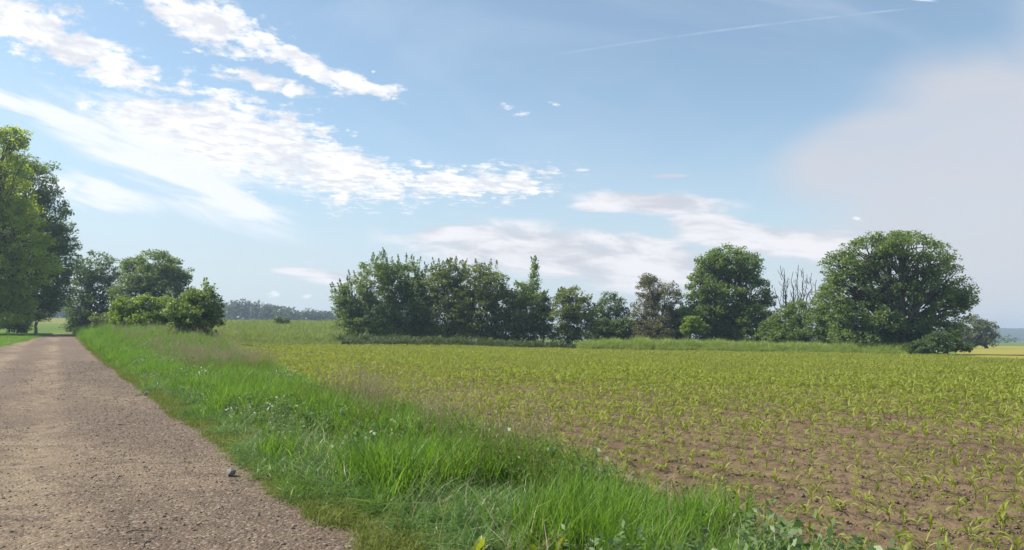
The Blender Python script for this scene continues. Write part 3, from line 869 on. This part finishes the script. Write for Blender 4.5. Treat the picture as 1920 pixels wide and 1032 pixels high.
def seed_tuft(n, rad, L, spread=0.10, head=0.16, grains=16, mat_stem=0):
    V = []; Q = []; T = []; k = 0
    for i in range(n):
        a2 = rng.uniform(0, 2 * math.pi); r0 = rad * math.sqrt(rng.uniform())
        b = np.array([r0 * math.cos(a2), r0 * math.sin(a2), 0])
        l = L * rng.uniform(0.65, 1.1)
        tilt = np.array([rng.normal(0, spread), rng.normal(0, spread), 1.0])
        u = np.linspace(0, 1, 4)[:, None]
        c = b + tilt * l * u + np.array([tilt[0], tilt[1], 0]) * l * u ** 3 * 1.2
        for ax in (np.array([0.0022, 0, 0]), np.array([0, 0.0022, 0])):
            V.append(np.stack([c + ax, c - ax], 1).reshape(-1, 3))
            for j in range(3):
                Q.append([k + 2 * j, k + 2 * j + 1, k + 2 * j + 3, k + 2 * j + 2])
            T.append(np.full(8, 0.2)); k += 8
        for gidx in range(grains):
            f = rng.uniform(0, 1)
            p = c[-1] - (c[-1] - c[-2]) / np.linalg.norm(c[-1] - c[-2]) * head * (1 - f) + rng.normal(0, 1, 3) * np.array([0.022, 0.022, 0.012]) * (1.15 - f)
            s = 0.007; d = rng.normal(0, 1, 3); d[2] = abs(d[2]) + 0.7; d /= np.linalg.norm(d)
            sd = np.cross(d, rng.normal(0, 1, 3)); sd /= np.linalg.norm(sd)
            V.append(np.array([p - d * s * 1.5, p + sd * s * 0.6, p + d * s * 1.5, p - sd * s * 0.6]))
            Q.append([k, k + 1, k + 2, k + 3]); T.append(np.full(4, rng.uniform(0.3, 1))); k += 4
    return np.concatenate(V), np.array(Q), np.concatenate(T)

def scatter(name, label, cat, sources, P, scale, tilt=0.12, rotz=None, kind='stuff', zs=None):
    """one object of many instanced tufts (stuff)"""
    n = len(P)
    me = bpy.data.meshes.new(name)
    me.vertices.add(n); me.vertices.foreach_set('co', np.asarray(P, np.float32).ravel())
    rot = np.stack([rng.normal(0, tilt, n), rng.normal(0, tilt, n), rng.uniform(0, 2 * math.pi, n) if rotz is None else rotz], 1)
    sc = np.asarray(scale, float)
    sc3 = np.stack([sc, sc, sc * (1 if zs is None else zs)], 1)
    for nm, tp, arr, f in (('rot', 'FLOAT_VECTOR', rot, 'vector'), ('scl', 'FLOAT_VECTOR', sc3, 'vector')):
        a = me.attributes.new(nm, tp, 'POINT'); a.data.foreach_set(f, np.asarray(arr, np.float32).ravel())
    a = me.attributes.new('pick', 'INT', 'POINT'); a.data.foreach_set('value', rng.integers(0, len(sources), n).astype(np.int32))
    o = link(name, me)
    tag(o, label, cat, kind=kind)
    ng = bpy.data.node_groups.new(name + '_scatter', 'GeometryNodeTree')
    ng.interface.new_socket('Geometry', in_out='INPUT', socket_type='NodeSocketGeometry')
    ng.interface.new_socket('Geometry', in_out='OUTPUT', socket_type='NodeSocketGeometry')
    gi = ng.nodes.new('NodeGroupInput'); go = ng.nodes.new('NodeGroupOutput')
    gti = ng.nodes.new('GeometryNodeJoinGeometry')
    for so_ in reversed(sources):
        oi = ng.nodes.new('GeometryNodeObjectInfo'); oi.inputs['Object'].default_value = so_
        oi.inputs['As Instance'].default_value = True
        ng.links.new(oi.outputs['Geometry'], gti.inputs[0])
    iop = ng.nodes.new('GeometryNodeInstanceOnPoints')
    def attr(nm, dt):
        nd = ng.nodes.new('GeometryNodeInputNamedAttribute'); nd.data_type = dt; nd.inputs['Name'].default_value = nm
        return nd.outputs['Attribute']
    mtp = ng.nodes.new('GeometryNodeMeshToPoints')
    ng.links.new(gi.outputs[0], mtp.inputs[0])
    ng.links.new(mtp.outputs[0], iop.inputs['Points'])
    ng.links.new(gti.outputs[0], iop.inputs['Instance'])
    iop.inputs['Pick Instance'].default_value = True
    ng.links.new(attr('pick', 'INT'), iop.inputs['Instance Index'])
    e2r = ng.nodes.new('FunctionNodeEulerToRotation')
    ng.links.new(attr('rot', 'FLOAT_VECTOR'), e2r.inputs[0])
    ng.links.new(e2r.outputs[0], iop.inputs['Rotation'])
    ng.links.new(attr('scl', 'FLOAT_VECTOR'), iop.inputs['Scale'])
    ng.links.new(iop.outputs[0], go.inputs[0])
    md = o.modifiers.new('scatter', 'NODES'); md.node_group = ng
    return o

def rand_st(s0, s1, t0, t1, n, power=1.0):
    s = s0 + (s1 - s0) * rng.uniform(0, 1, n) ** power
    if callable(t0): t0 = t0(s)
    if callable(t1): t1 = t1(s)
    t = t0 + (t1 - t0) * rng.uniform(0, 1, n)
    return s, t
def to_xyz(s, t, dz=0.0):
    X, Y = xy_of(s, t)
    return np.stack([X, Y, H(X, Y) + dz], 1)

def verge_grass():
    tall = [src('grass_tuft', *blades(32, 0.13, 0.46, 0.0075, 0.16, 0.28), MAT['grass_tall']) for _ in range(5)]
    lush = [src('lush_tuft', *blades(40, 0.15, 0.27, 0.0075, 0.4, 0.75, 5), MAT['grass_lush']) for _ in range(5)]
    short = [src('short_tuft', *blades(24, 0.10, 0.10, 0.006, 0.6, 0.5, 3), MAT['grass_short']) for _ in range(4)]
    seed = [src('seed_tuft', *seed_tuft(7, 0.16, 0.82), MAT['grass_seed']) for _ in range(4)]
    fine = [src('fine_seed_tuft', *seed_tuft(9, 0.2, 0.52, 0.2, 0.2, 22), MAT['grass_short']) for _ in range(4)]
    st = []
    for (s0, s1, dens) in ((-3, 14, 85), (14, 30, 60), (30, 60, 30), (60, 118, 14)):
        area = (s1 - s0) * (float(tc_edge((s0 + s1) / 2)) - 1.6)
        st.append(rand_st(s0, s1, tright, lambda s: tc_edge(s) + 0.15, int(area * dens)))
    s = np.concatenate([q[0] for q in st]); t = np.concatenate([q[1] for q in st])
    X, Y = xy_of(s, t)
    u = (t - tright(s)) / (tc_edge(s) - tright(s))          # 0 at the track, 1 at the maize
    nz = fbm(s * 0.55 + 9, t * 0.9, 41) - 0.5
    zone = u * (tc_edge(s) - 1.6) + nz * 2.6
    grow = 1 + 0.55 * smooth(25, 60, s)
    big = 1 + 0.9 * smooth(30, 90, s)
    lushm = fbm(s * 0.35 + 3, t * 0.45 + 8, 55)
    is_short = zone < 0.12
    is_lush = (~is_short) & ((zone + rng.normal(0, 0.35, len(s)) < 1.15) | (lushm > 0.60)) & (s + rng.normal(0, 6, len(s)) < 34)
    is_tall = ~(is_short | is_lush)
    P = np.stack([X, Y, H(X, Y)], 1)
    edge_low = np.clip(0.55 + 0.5 * u * 2, 0.5, 1.0)
    def sub(m): return P[m], (rng.uniform(0.7, 1.25, len(s)) * big)[m]
    p, sc = sub(is_tall)
    scatter('tall_grass', 'tall bright green grass of the verge between the track and the maize', 'grass', tall, p, sc * (0.5 + 1.2 * fbm(p[:, 0] * 0.9, p[:, 1] * 0.9, 61)), 0.2)
    p, sc = sub(is_lush)
    scatter('lush_grass', 'dark lush drooping grass nearer the track side of the verge', 'grass', lush, p, sc * (0.5 + 0.9 * fbm(p[:, 0] * 1.3, p[:, 1] * 1.3, 63)), 0.28)
    # short yellowish fringe along the track, also creeping onto the gravel
    s2, t2 = rand_st(-3, 60, lambda s: tright(s) - 0.06, lambda s: tright(s) + 0.42, 9000, 1.5)
    keep = fbm(s2 * 1.2, t2 * 1.2, 71) > 0.36
    p2 = to_xyz(s2, t2)[keep]
    s3, t3 = rand_st(60, 118, lambda s: tright(s) - 0.2, lambda s: tright(s) + 1.6, 1800)
    p = np.concatenate([p2, P[is_short], to_xyz(s3, t3)])
    d = np.hypot(p[:, 0], p[:, 1])
    scatter('short_grass', 'short yellowish grass fringing the right edge of the gravel track', 'grass', short, p, rng.uniform(0.6, 1.3, len(p)) * (1 + 0.02 * np.clip(d, 0, 80)), 0.2)
    # seeding stalks
    s4, t4 = rand_st(6.0, 14, lambda s: tc_edge(s) - 0.9, lambda s: tc_edge(s) + 0.1, 100)
    k = fbm(s4 * 0.8, t4 * 0.8, 81) > 0.45
    s5, t5 = rand_st(26, 100, lambda s: tright(s) + 1.6, lambda s: tc_edge(s) + 0.2, 800)
    p = np.concatenate([to_xyz(s4, t4)[k], to_xyz(s5, t5)])
    d = np.hypot(p[:, 0], p[:, 1])
    scatter('seeding_grass', 'thin brown seeding grass stalks standing above the verge', 'grass', seed, p, rng.uniform(0.75, 1.1, len(p)) * (1 + 0.004 * d), 0.1)
    s6, t6 = rand_st(4.5, 30, lambda s: tright(s) + 1.5, lambda s: tc_edge(s) + 0.05, 260, 1.0)
    k = fbm(s6 * 0.6 + 5, t6 * 0.7, 91) > 0.5
    p = to_xyz(s6, t6)[k]
    scatter('fine_grass', 'fine pale panicles of meadow grass among the verge', 'grass', fine, p, rng.uniform(0.8, 1.25, len(p)), 0.12)
    # leafy weeds and dry stems among the grass
    def weed(nst, h, ls):
        P_ = []; T_ = []
        for _ in range(nst):
            b = rng.normal(0, 0.07, 2); hh = h * rng.uniform(0.5, 1.1); ln = rng.normal(0, 0.25, 2)
            m = int(hh / 0.022)
            z = rng.uniform(0.1, 1, m) * hh
            rad_ = 0.055 * (1.15 - z / hh)
            an = rng.uniform(0, 6.28, m)
            P_.append(np.stack([b[0] + ln[0] * z + rad_ * np.cos(an), b[1] + ln[1] * z + rad_ * np.sin(an), z], 1)); T_.append(np.clip(0.2 + 0.7 * z / hh, 0, 1))
        V_, Q_, t_ = leaf_quads(np.concatenate(P_), ls, 0.6, 0.5, np.concatenate(T_))
        return V_, Q_, t_
    weeds = [src('weed_tuft', *weed(6, 0.36, 0.05), MAT['weed']) for _ in range(4)]
    s8, t8 = rand_st(2.0, 90, lambda s: tright(s) + 0.5, lambda s: tc_edge(s) - 0.1, 3600, 1.8)
    k = fbm(s8 * 0.45 + 3, t8 * 0.6 + 8, 57) > 0.53
    p = to_xyz(s8, t8)[k]
    scatter('verge_weeds', 'small leafy weeds growing in patches among the verge grass', 'weeds', weeds, p, rng.uniform(0.6, 1.25, len(p)) * (1 + 0.008 * np.hypot(p[:, 0], p[:, 1])), 0.15)
    straw = [src('straw_tuft', *blades(5, 0.12, 0.5, 0.005, 0.45, 0.35), MAT['grass_seed']) for _ in range(3)]
    s9, t9 = rand_st(2.0, 60, lambda s: tright(s) + 0.3, lambda s: tc_edge(s), 1500, 1.6)
    p = to_xyz(s9, t9)
    scatter('dry_grass', 'dry straw coloured stems lying among the green verge', 'grass', straw, p, rng.uniform(0.6, 1.2, len(p)), 0.25)
    # mown bank on the left of the track
    lawn = [src('lawn_tuft', *blades(22, 0.16, 0.14, 0.012, 0.5, 0.4, 3), MAT['grass_lawn']) for _ in range(4)]
    s7, t7 = rand_st(40, 118, -9.5, lambda s: tleft(s) + 0.1, 9000)
    p = to_xyz(s7, t7)
    scatter('bank_grass', 'short vivid green grass under the trees left of the track', 'grass', lawn, p, rng.uniform(0.9, 1.8, len(p)), 0.15)
verge_grass()

def far_vegetation():
    g5 = [src('strip_tuft', *blades(34, 0.3, 1.35, 0.03, 0.12, 0.25), MAT['grass_far']) for _ in range(4)]
    n = 5200
    px = rng.uniform(1085, 1700, n); a = (px - 960) / F
    Y = yfar(a) + 0.4 + 3.2 * rng.uniform(0, 1, n)
    X = a * Y
    p = np.stack([X, Y, H(X, Y)], 1)
    taper = np.interp(px, [1085, 1120, 1640, 1700], [0.75, 1.1, 0.95, 0.7])
    scatter('grass_strip', 'long strip of tall pale grass between the maize and the trees', 'grass', g5, p, rng.uniform(0.5, 1.25, n) * taper * (0.6 + 0.75 * fbm(X / 1.6, Y / 1.6, 33)) * (0.45 + 0.55 * smooth(0.3, 2.0, Y - yfar(a))), 0.12)
    g6 = [src('crop_tuft', *blades(26, 0.4, 1.15, 0.045, 0.2, 0.35), MAT['crop']) for _ in range(4)]
    n = 9000
    px = rng.uniform(385, 900, n); a = (px - 960) / F
    Y = yfar(a) + 1.0 + 85 * rng.uniform(0, 1, n) ** 1.5
    X = a * Y
    keep = (px < 640) | (Y > 96)
    X, Y = X[keep], Y[keep]; n = len(X)
    p = np.stack([X, Y, H(X, Y)], 1)
    scatter('tall_crop', 'tall green crop on the rising ground left of the hedge', 'crop', g6, p, rng.uniform(0.75, 1.2, n) * (0.35 + 0.65 * smooth(0, 9, Y - yfar(X / Y) - 1.0)) * (0.7 + 0.6 * fbm(X / 2.5, Y / 2.5, 34)), 0.12)
    # rough undergrowth at the foot of the hedge, its shade painted as dark leaf colour
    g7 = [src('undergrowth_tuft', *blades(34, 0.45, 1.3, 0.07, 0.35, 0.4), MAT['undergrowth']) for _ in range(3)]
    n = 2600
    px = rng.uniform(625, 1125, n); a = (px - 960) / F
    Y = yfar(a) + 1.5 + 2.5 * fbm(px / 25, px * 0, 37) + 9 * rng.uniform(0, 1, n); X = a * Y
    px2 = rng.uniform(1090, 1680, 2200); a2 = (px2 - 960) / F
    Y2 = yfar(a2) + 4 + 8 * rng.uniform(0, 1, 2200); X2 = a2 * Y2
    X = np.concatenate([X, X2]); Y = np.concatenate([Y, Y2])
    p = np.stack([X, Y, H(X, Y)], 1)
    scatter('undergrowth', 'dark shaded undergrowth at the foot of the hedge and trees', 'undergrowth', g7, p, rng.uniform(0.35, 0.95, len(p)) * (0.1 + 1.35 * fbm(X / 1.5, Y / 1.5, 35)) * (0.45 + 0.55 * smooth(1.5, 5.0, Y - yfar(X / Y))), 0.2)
far_vegetation()

# ------------------------------------------------------------------ maize
def maize_mesh(i):
    V = []; Q = []; T = []; k = 0
    hgt = rng.uniform(0.09, 0.14)
    plane = rng.uniform(0, math.pi)
    def strip_(c, side, wid, tint):
        nonlocal k
        n = len(c)
        # shallow folded leaf: left edge, midrib, right edge
        up = np.array([0, 0, 1.0])
        A = c + side * wid[:, None] * 0.5 + up * wid[:, None] * 0.16
        B = c - side * wid[:, None] * 0.5 + up * wid[:, None] * 0.16
        V.append(np.stack([A, c, B], 1).reshape(-1, 3))
        for j in range(n - 1):
            q = k + 3 * j
            Q.append([q, q + 1, q + 4, q + 3]); Q.append([q + 1, q + 2, q + 5, q + 4])
        T.append(np.full(3 * n, tint)); k += 3 * n
    # stalk
    for ax in (0.0, math.pi / 2):
        u = np.linspace(0, 1, 3)[:, None]
        c = np.array([[0, 0, -0.02]]) + np.array([0.01, 0, hgt]) * u
        strip_(c, np.array([math.cos(ax), math.sin(ax), 0]), np.array([0.012, 0.010, 0.006]), 0.15)
    nl = rng.integers(5, 7)
    for j in range(nl):
        az = plane + (j % 2) * math.pi + rng.normal(0, 0.35)
        zb = hgt * (0.25 + 0.75 * j / nl)
        L = rng.uniform(0.24, 0.36) * (1.0 if j < nl - 2 else 0.5)
        top = j >= nl - 2
        el = rng.uniform(1.0, 1.4) if top else rng.uniform(0.75, 1.15)      # angle where the leaf leaves the stalk
        bend = rng.uniform(0.4, 1.4) if top else rng.uniform(1.8, 2.6)       # how far it arches over
        u = np.linspace(0, 1, 7)
        an = el - bend * u ** 1.2
        hx = np.concatenate([[0], np.cumsum(np.cos(an[:-1]))]) * L / 6
        hz = np.concatenate([[0], np.cumsum(np.sin(an[:-1]))]) * L / 6
        d = np.array([math.cos(az), math.sin(az), 0]); sd = np.array([-math.sin(az), math.cos(az), 0])
        c = np.array([0, 0, zb]) + d * hx[:, None] + np.array([0, 0, 1]) * hz[:, None]
        c[:, 2] = np.maximum(c[:, 2], 0.005)
        tw = rng.uniform(0.3, 0.9) * rng.choice([-1, 1])
        sd = sd * math.cos(tw) + np.array([0, 0, 1]) * math.sin(tw)
        wid = (0.03 if top else 0.021) * rng.uniform(0.8, 1.25) * np.interp(u, [0, 0.3, 0.7, 1], [0.5, 1.0, 0.75, 0.05])
        strip_(c, sd, wid, np.clip(0.25 + 0.14 * j + rng.normal(0, 0.1), 0, 1))
    return mesh_np('maize_plant', np.concatenate(V), np.array(Q), MAT['maize'], tint=np.concatenate(T))

def maize():
    meshes = [maize_mesh(i) for i in range(9)]
    S = []; Tt = []
    for r in range(0, 250):
        t = 5.0 + r * 0.58
        s = np.arange(-70, 108, 0.12)
        S.append(s + rng.normal(0, 0.035, len(s))); Tt.append(np.full(len(s), t) + rng.normal(0, 0.05, len(s)))
    s = np.concatenate(S); t = np.concatenate(Tt)
    X, Y = xy_of(s, t)
    a = X / np.maximum(Y, 0.1)
    ok = (Y > 1.5) & (t > tc_edge(s) + 0.25) & (a < 0.95) & (a > -0.42)
    X, Y, a, s, t = X[ok], Y[ok], a[ok], s[ok], t[ok]
    ok = (Y < yfar(a) - 0.3) & (rng.uniform(0, 1, len(X)) < 0.93)
    X, Y, a, s, t = X[ok], Y[ok], a[ok], s[ok], t[ok]
    wheel = (np.abs((t - 11.3) % 18.0) < 0.55) | (np.abs((t - 13.2) % 18.0) < 0.55)
    thinout = smooth(0.42, 0.30, fbm(X / 7, Y / 7, 16)) * 0.2
    keep = (~wheel | (rng.uniform(0, 1, len(X)) < 0.3)) & (rng.uniform(0, 1, len(X)) > thinout)
    X, Y, s, t = X[keep], Y[keep], s[keep], t[keep]
    d = np.hypot(X, Y)
    Z = H(X, Y)
    sc = rng.uniform(0.55, 1.02, len(X)) * (0.62 + 0.75 * fbm(X / 5, Y / 5, 15))
    sc = sc * np.where((s < 14) & (t < 7), 0.95, 1.0)
    # in the picture?
    rx = X; v = np.stack([X, Y, Z + 0.1 - CAM_H], 1)
    zf = v @ np.array(fw); xx = 960 + F * (v @ np.array(rt)) / zf; yy = 516 - F * (v @ np.array(upv)) / zf
    vis = (xx > 5) & (xx < 1915) & (yy < 1030)
    order = np.argsort(np.where(vis, d, 1e9))
    near = order[:300]
    label = 'young light green maize plant in bare brown soil of the nearest rows at right'
    for k, i in enumerate(near):
        o = bpy.data.objects.new('maize_plant', meshes[k % len(meshes)])
        C.objects.link(o)
        o.location = (X[i], Y[i], Z[i] + 0.005)
        o.rotation_euler = (rng.normal(0, 0.07), rng.normal(0, 0.07), rng.uniform(0, 6.28))
        o.scale = (sc[i],) * 3
        tag(o, label, 'maize plant', 'young maize plants in the nearest rows')
    rest = np.ones(len(X), bool); rest[near] = False
    srcs = [bpy.data.objects.new('maize_source', m) for m in meshes]
    p = np.stack([X, Y, Z], 1)[rest]
    dd = d[rest]
    scatter('maize_crop', 'rows of young maize filling the field beyond the nearest plants', 'maize crop', srcs, p, sc[rest] * (1 + 0.45 * smooth(11, 30, dd)), 0.07)
maize()

# ------------------------------------------------------------------ stones, clods, twigs, docks
def rock_mesh(name, mat, size, seed, sub=2, flat=0.7, rough=0.35):
    import bmesh
    bm = bmesh.new()
    bmesh.ops.create_icosphere(bm, subdivisions=sub, radius=1.0)
    r = np.random.default_rng(seed)
    planes = r.normal(0, 1, (9, 3)); planes /= np.linalg.norm(planes, axis=1)[:, None]
    off = r.uniform(0.55, 0.95, 9)
    for v in bm.verts:
        p = np.array(v.co)
        for pl, of in zip(planes, off):
            d = p @ pl
            if d > of:
                p = p - pl * (d - of) * 0.92
        p = p * (1 + rough * 0.2 * r.normal())
        v.co = Vector(p * np.array([1, 0.85, flat]) * size)
    me = bpy.data.meshes.new(name)
    bm.to_mesh(me); bm.free()
    me.materials.append(mat)
    return me
def ground_hit(px, py):
    r = ray(px, py)
    Y = 3.0
    for _ in range(60):
        x, y, z = r.x * Y, Y, CAM_H + r.z * Y
        dz = z - ground_z(x, y)
        Y += dz / max(0.02, -r.z) * 0.6
    return r.x * Y, Y, ground_z(r.x * Y, Y)

def small_things():
    x, y, z = ground_hit(432, 893)
    o = link('stone', rock_mesh('stone', MAT['stone'], 0.066, 5, 1, 0.95, 0.1), None, (x, y, z + 0.04))
    tag(o, 'grey angular stone lying on the right side of the gravel track', 'stone')
    x, y, z = ground_hit(275, 742)
    o = link('stone', rock_mesh('stone', MAT['stone'], 0.085, 8, 2, 0.85, 0.15), None, (x, y, z + 0.045))
    tag(o, 'small dark stone at the track edge, farther off beside a twig', 'stone')
    x, y, z = ground_hit(452, 880)
    o = link('stone', rock_mesh('stone', MAT['clod'], 0.042, 11, 2, 0.6, 0.2), None, (x, y, z + 0.015))
    tag(o, 'small brown stone just behind the grey angular stone', 'stone')
    tw = [((258, 744), (268, 744), 'short thin twig touching the far dark stone at the track edge'),
          ((1000, 0), None, None)]
    def twig(pts, r, label):
        P = [ground_hit(*q) for q in pts]
        c = np.mean(P, axis=0)
        tb = Tubes()
        pp = np.array(P) - c; pp[:, 2] += r * 1.2 + 0.006 * np.abs(np.sin(np.arange(len(P)) * 2.1))
        q = np.concatenate([pp[:1] + (pp[1:] - pp[:1]) * 0, pp])[1:]
        fine = np.stack([np.interp(np.linspace(0, len(q) - 1, 10), np.arange(len(q)), q[:, i]) for i in range(3)], 1)
        tb.add(fine, np.linspace(r, r * 0.4, 10), 6)
        m = fine[5]
        tb.add(np.array([m, m + (fine[7] - m) * 0.7 + np.array([0.02, 0.03, 0.015]), m + (fine[8] - m) + np.array([0.05, 0.06, 0.012])]), np.array([r * 0.5, r * 0.4, r * 0.2]), 5)
        o = link('twig', tb.mesh('twig', MAT['twig']), None, tuple(c))
        tag(o, label, 'twig')
    twig([(253, 744), (262, 742), (270, 743)], 0.012, 'short thin twig touching the small dark stone at the track edge')
    twig([(236, 1001), (252, 997), (268, 999), (280, 996)], 0.007, 'dark crooked twig at the bottom of the track, left of the curled twig')
    twig([(269, 1028), (271, 1019), (281, 1013), (291, 1011)], 0.005, 'thin curled twig at the very bottom edge of the track')
    twig([(318, 971), (328, 973), (334, 977), (338, 982)], 0.005, 'short dark bent twig mid track, above the two crooked twigs')
    twig([(368, 986), (374, 985), (379, 984)], 0.006, 'tiny straight twig to the right of the short bent twig')
    # gravel
    peb = [bpy.data.objects.new('pebble', rock_mesh('pebble', MAT['pebble'], 1.0, 40 + i, 1, 0.6, 0.3)) for i in range(5)]
    n = 60000
    s, t = rand_st(2.0, 42, -4.6, lambda s: tright(s) + 0.05, n, 1.7)
    w = 0.12 + 0.85 * smooth(-0.2, 1.3, t) + 0.5 * smooth(0.44, 0.60, fbm(s * 0.35, t * 1.1, 19)) - 0.1 * np.exp(-((t + 2.3) / 0.6) ** 2)
    keep = rng.uniform(0, 1.1, n) < w
    s, t = s[keep], t[keep]
    X, Y = xy_of(s, t)
    p = np.stack([X, Y, H(X, Y) + track_relief(X, Y, t) + 0.001], 1)
    size = np.exp(rng.normal(math.log(0.0078), 0.5, len(s))) * (1 + 0.018 * s)
    scatter('gravel', 'loose pebbles and crumbs of gravel strewn over the track', 'gravel', peb, p, np.clip(size, 0.003, 0.028), 0.3)
    clod = [bpy.data.objects.new('clod', rock_mesh('clod', MAT['clod'], 1.0, 60 + i, 1, 0.7, 0.4)) for i in range(5)]
    n = 42000
    Y = 2.5 + 27 * rng.uniform(0, 1, n) ** 1.35
    a = rng.uniform(-0.3, 0.85, n); X = a * Y
    s, t = st_of(X, Y)
    k = t > tc_edge(s) + 0.02
    X, Y = X[k], Y[k]
    p = np.stack([X, Y, H(X, Y) + 0.004], 1)
    size = np.exp(rng.normal(math.log(0.011), 0.55, len(X)))
    scatter('soil_clods', 'crumbly brown soil clods between the maize rows', 'soil', clod, p, np.clip(size, 0.004, 0.045), 0.4)
    # broad dock leaves in the foreground grass
    def dock(px, py, label, nl, L, wid):
        x, y, z = ground_hit(px, py)
        V = []; Q = []; T = []; k = 0
        for j in range(nl):
            az = rng.uniform(0, 6.28); u = np.linspace(0, 1, 7)
            l = L * rng.uniform(0.7, 1.1); up = rng.uniform(0.75, 1.1)
            d = np.array([math.cos(az), math.sin(az), 0]); sd = np.array([-math.sin(az), math.cos(az), 0])
            c = d * (l * u * 0.4)[:, None] + np.array([0, 0, 1]) * (l * (u * up - 0.25 * u ** 2.5))[:, None]
            w = wid * np.interp(u, [0, 0.18, 0.4, 0.7, 1], [0.08, 0.25, 1.0, 0.75, 0.03])
            ww = w[:, None] * (1 + 0.12 * np.sin(u * 26 + j))[:, None]
            A = c + sd * ww * 0.5 + np.array([0, 0, 0.15]) * ww; B = c - sd * ww * 0.5 + np.array([0, 0, 0.15]) * ww
            V.append(np.stack([A, c, B], 1).reshape(-1, 3))
            for i in range(6):
                q = k + 3 * i
                Q += [[q, q + 1, q + 4, q + 3], [q + 1, q + 2, q + 5, q + 4]]
            T.append(np.full(21, rng.uniform(0.2, 0.9))); k += 21
        me = mesh_np('dock_plant', np.concatenate(V), np.array(Q), MAT['dock'], tint=np.concatenate(T))
        o = link('dock_plant', me, None, (x, y, z))
        tag(o, label, 'weed')
    dock(890, 1062, 'yellow-green broad-leaved dock low in the grass at the bottom edge, leftmost of the docks', 6, 0.24, 0.07)
    dock(1005, 1050, 'upright yellow-green dock leaves in the grass, middle of the bottom edge', 3, 0.34, 0.05)
    dock(1036, 1056, 'taller narrow dock leaves rising from grass, rightmost of the docks', 3, 0.36, 0.05)
small_things()

# ------------------------------------------------------------------ hazy air
def haze():
    me = bpy.data.meshes.new('haze')
    a = 1950.0; z0, z1 = -3.0, 38.0
    v = [(-a, -a, z0), (a, -a, z0), (a, a, z0), (-a, a, z0), (-a, -a, z1), (a, -a, z1), (a, a, z1), (-a, a, z1)]
    f = [(0, 3, 2, 1), (4, 5, 6, 7), (0, 1, 5, 4), (1, 2, 6, 5), (2, 3, 7, 6), (3, 0, 4, 7)]
    me.from_pydata(v, [], f); me.update()
    m = bpy.data.materials.new('haze_air'); m.use_nodes = True
    nt = m.node_tree; nt.nodes.clear()
    pv = nt.nodes.new('ShaderNodeVolumePrincipled')
    pv.inputs['Color'].default_value = (0.60, 0.76, 0.98, 1)
    pv.inputs['Density'].default_value = 0.0005
    pv.inputs['Anisotropy'].default_value = 0.2
    out = nt.nodes.new('ShaderNodeOutputMaterial')
    nt.links.new(pv.outputs[0], out.inputs['Volume'])
    me.materials.append(m)
    o = link('haze', me)
    tag(o, 'thin bluish summer haze over the fields', 'haze', kind='stuff')
haze()
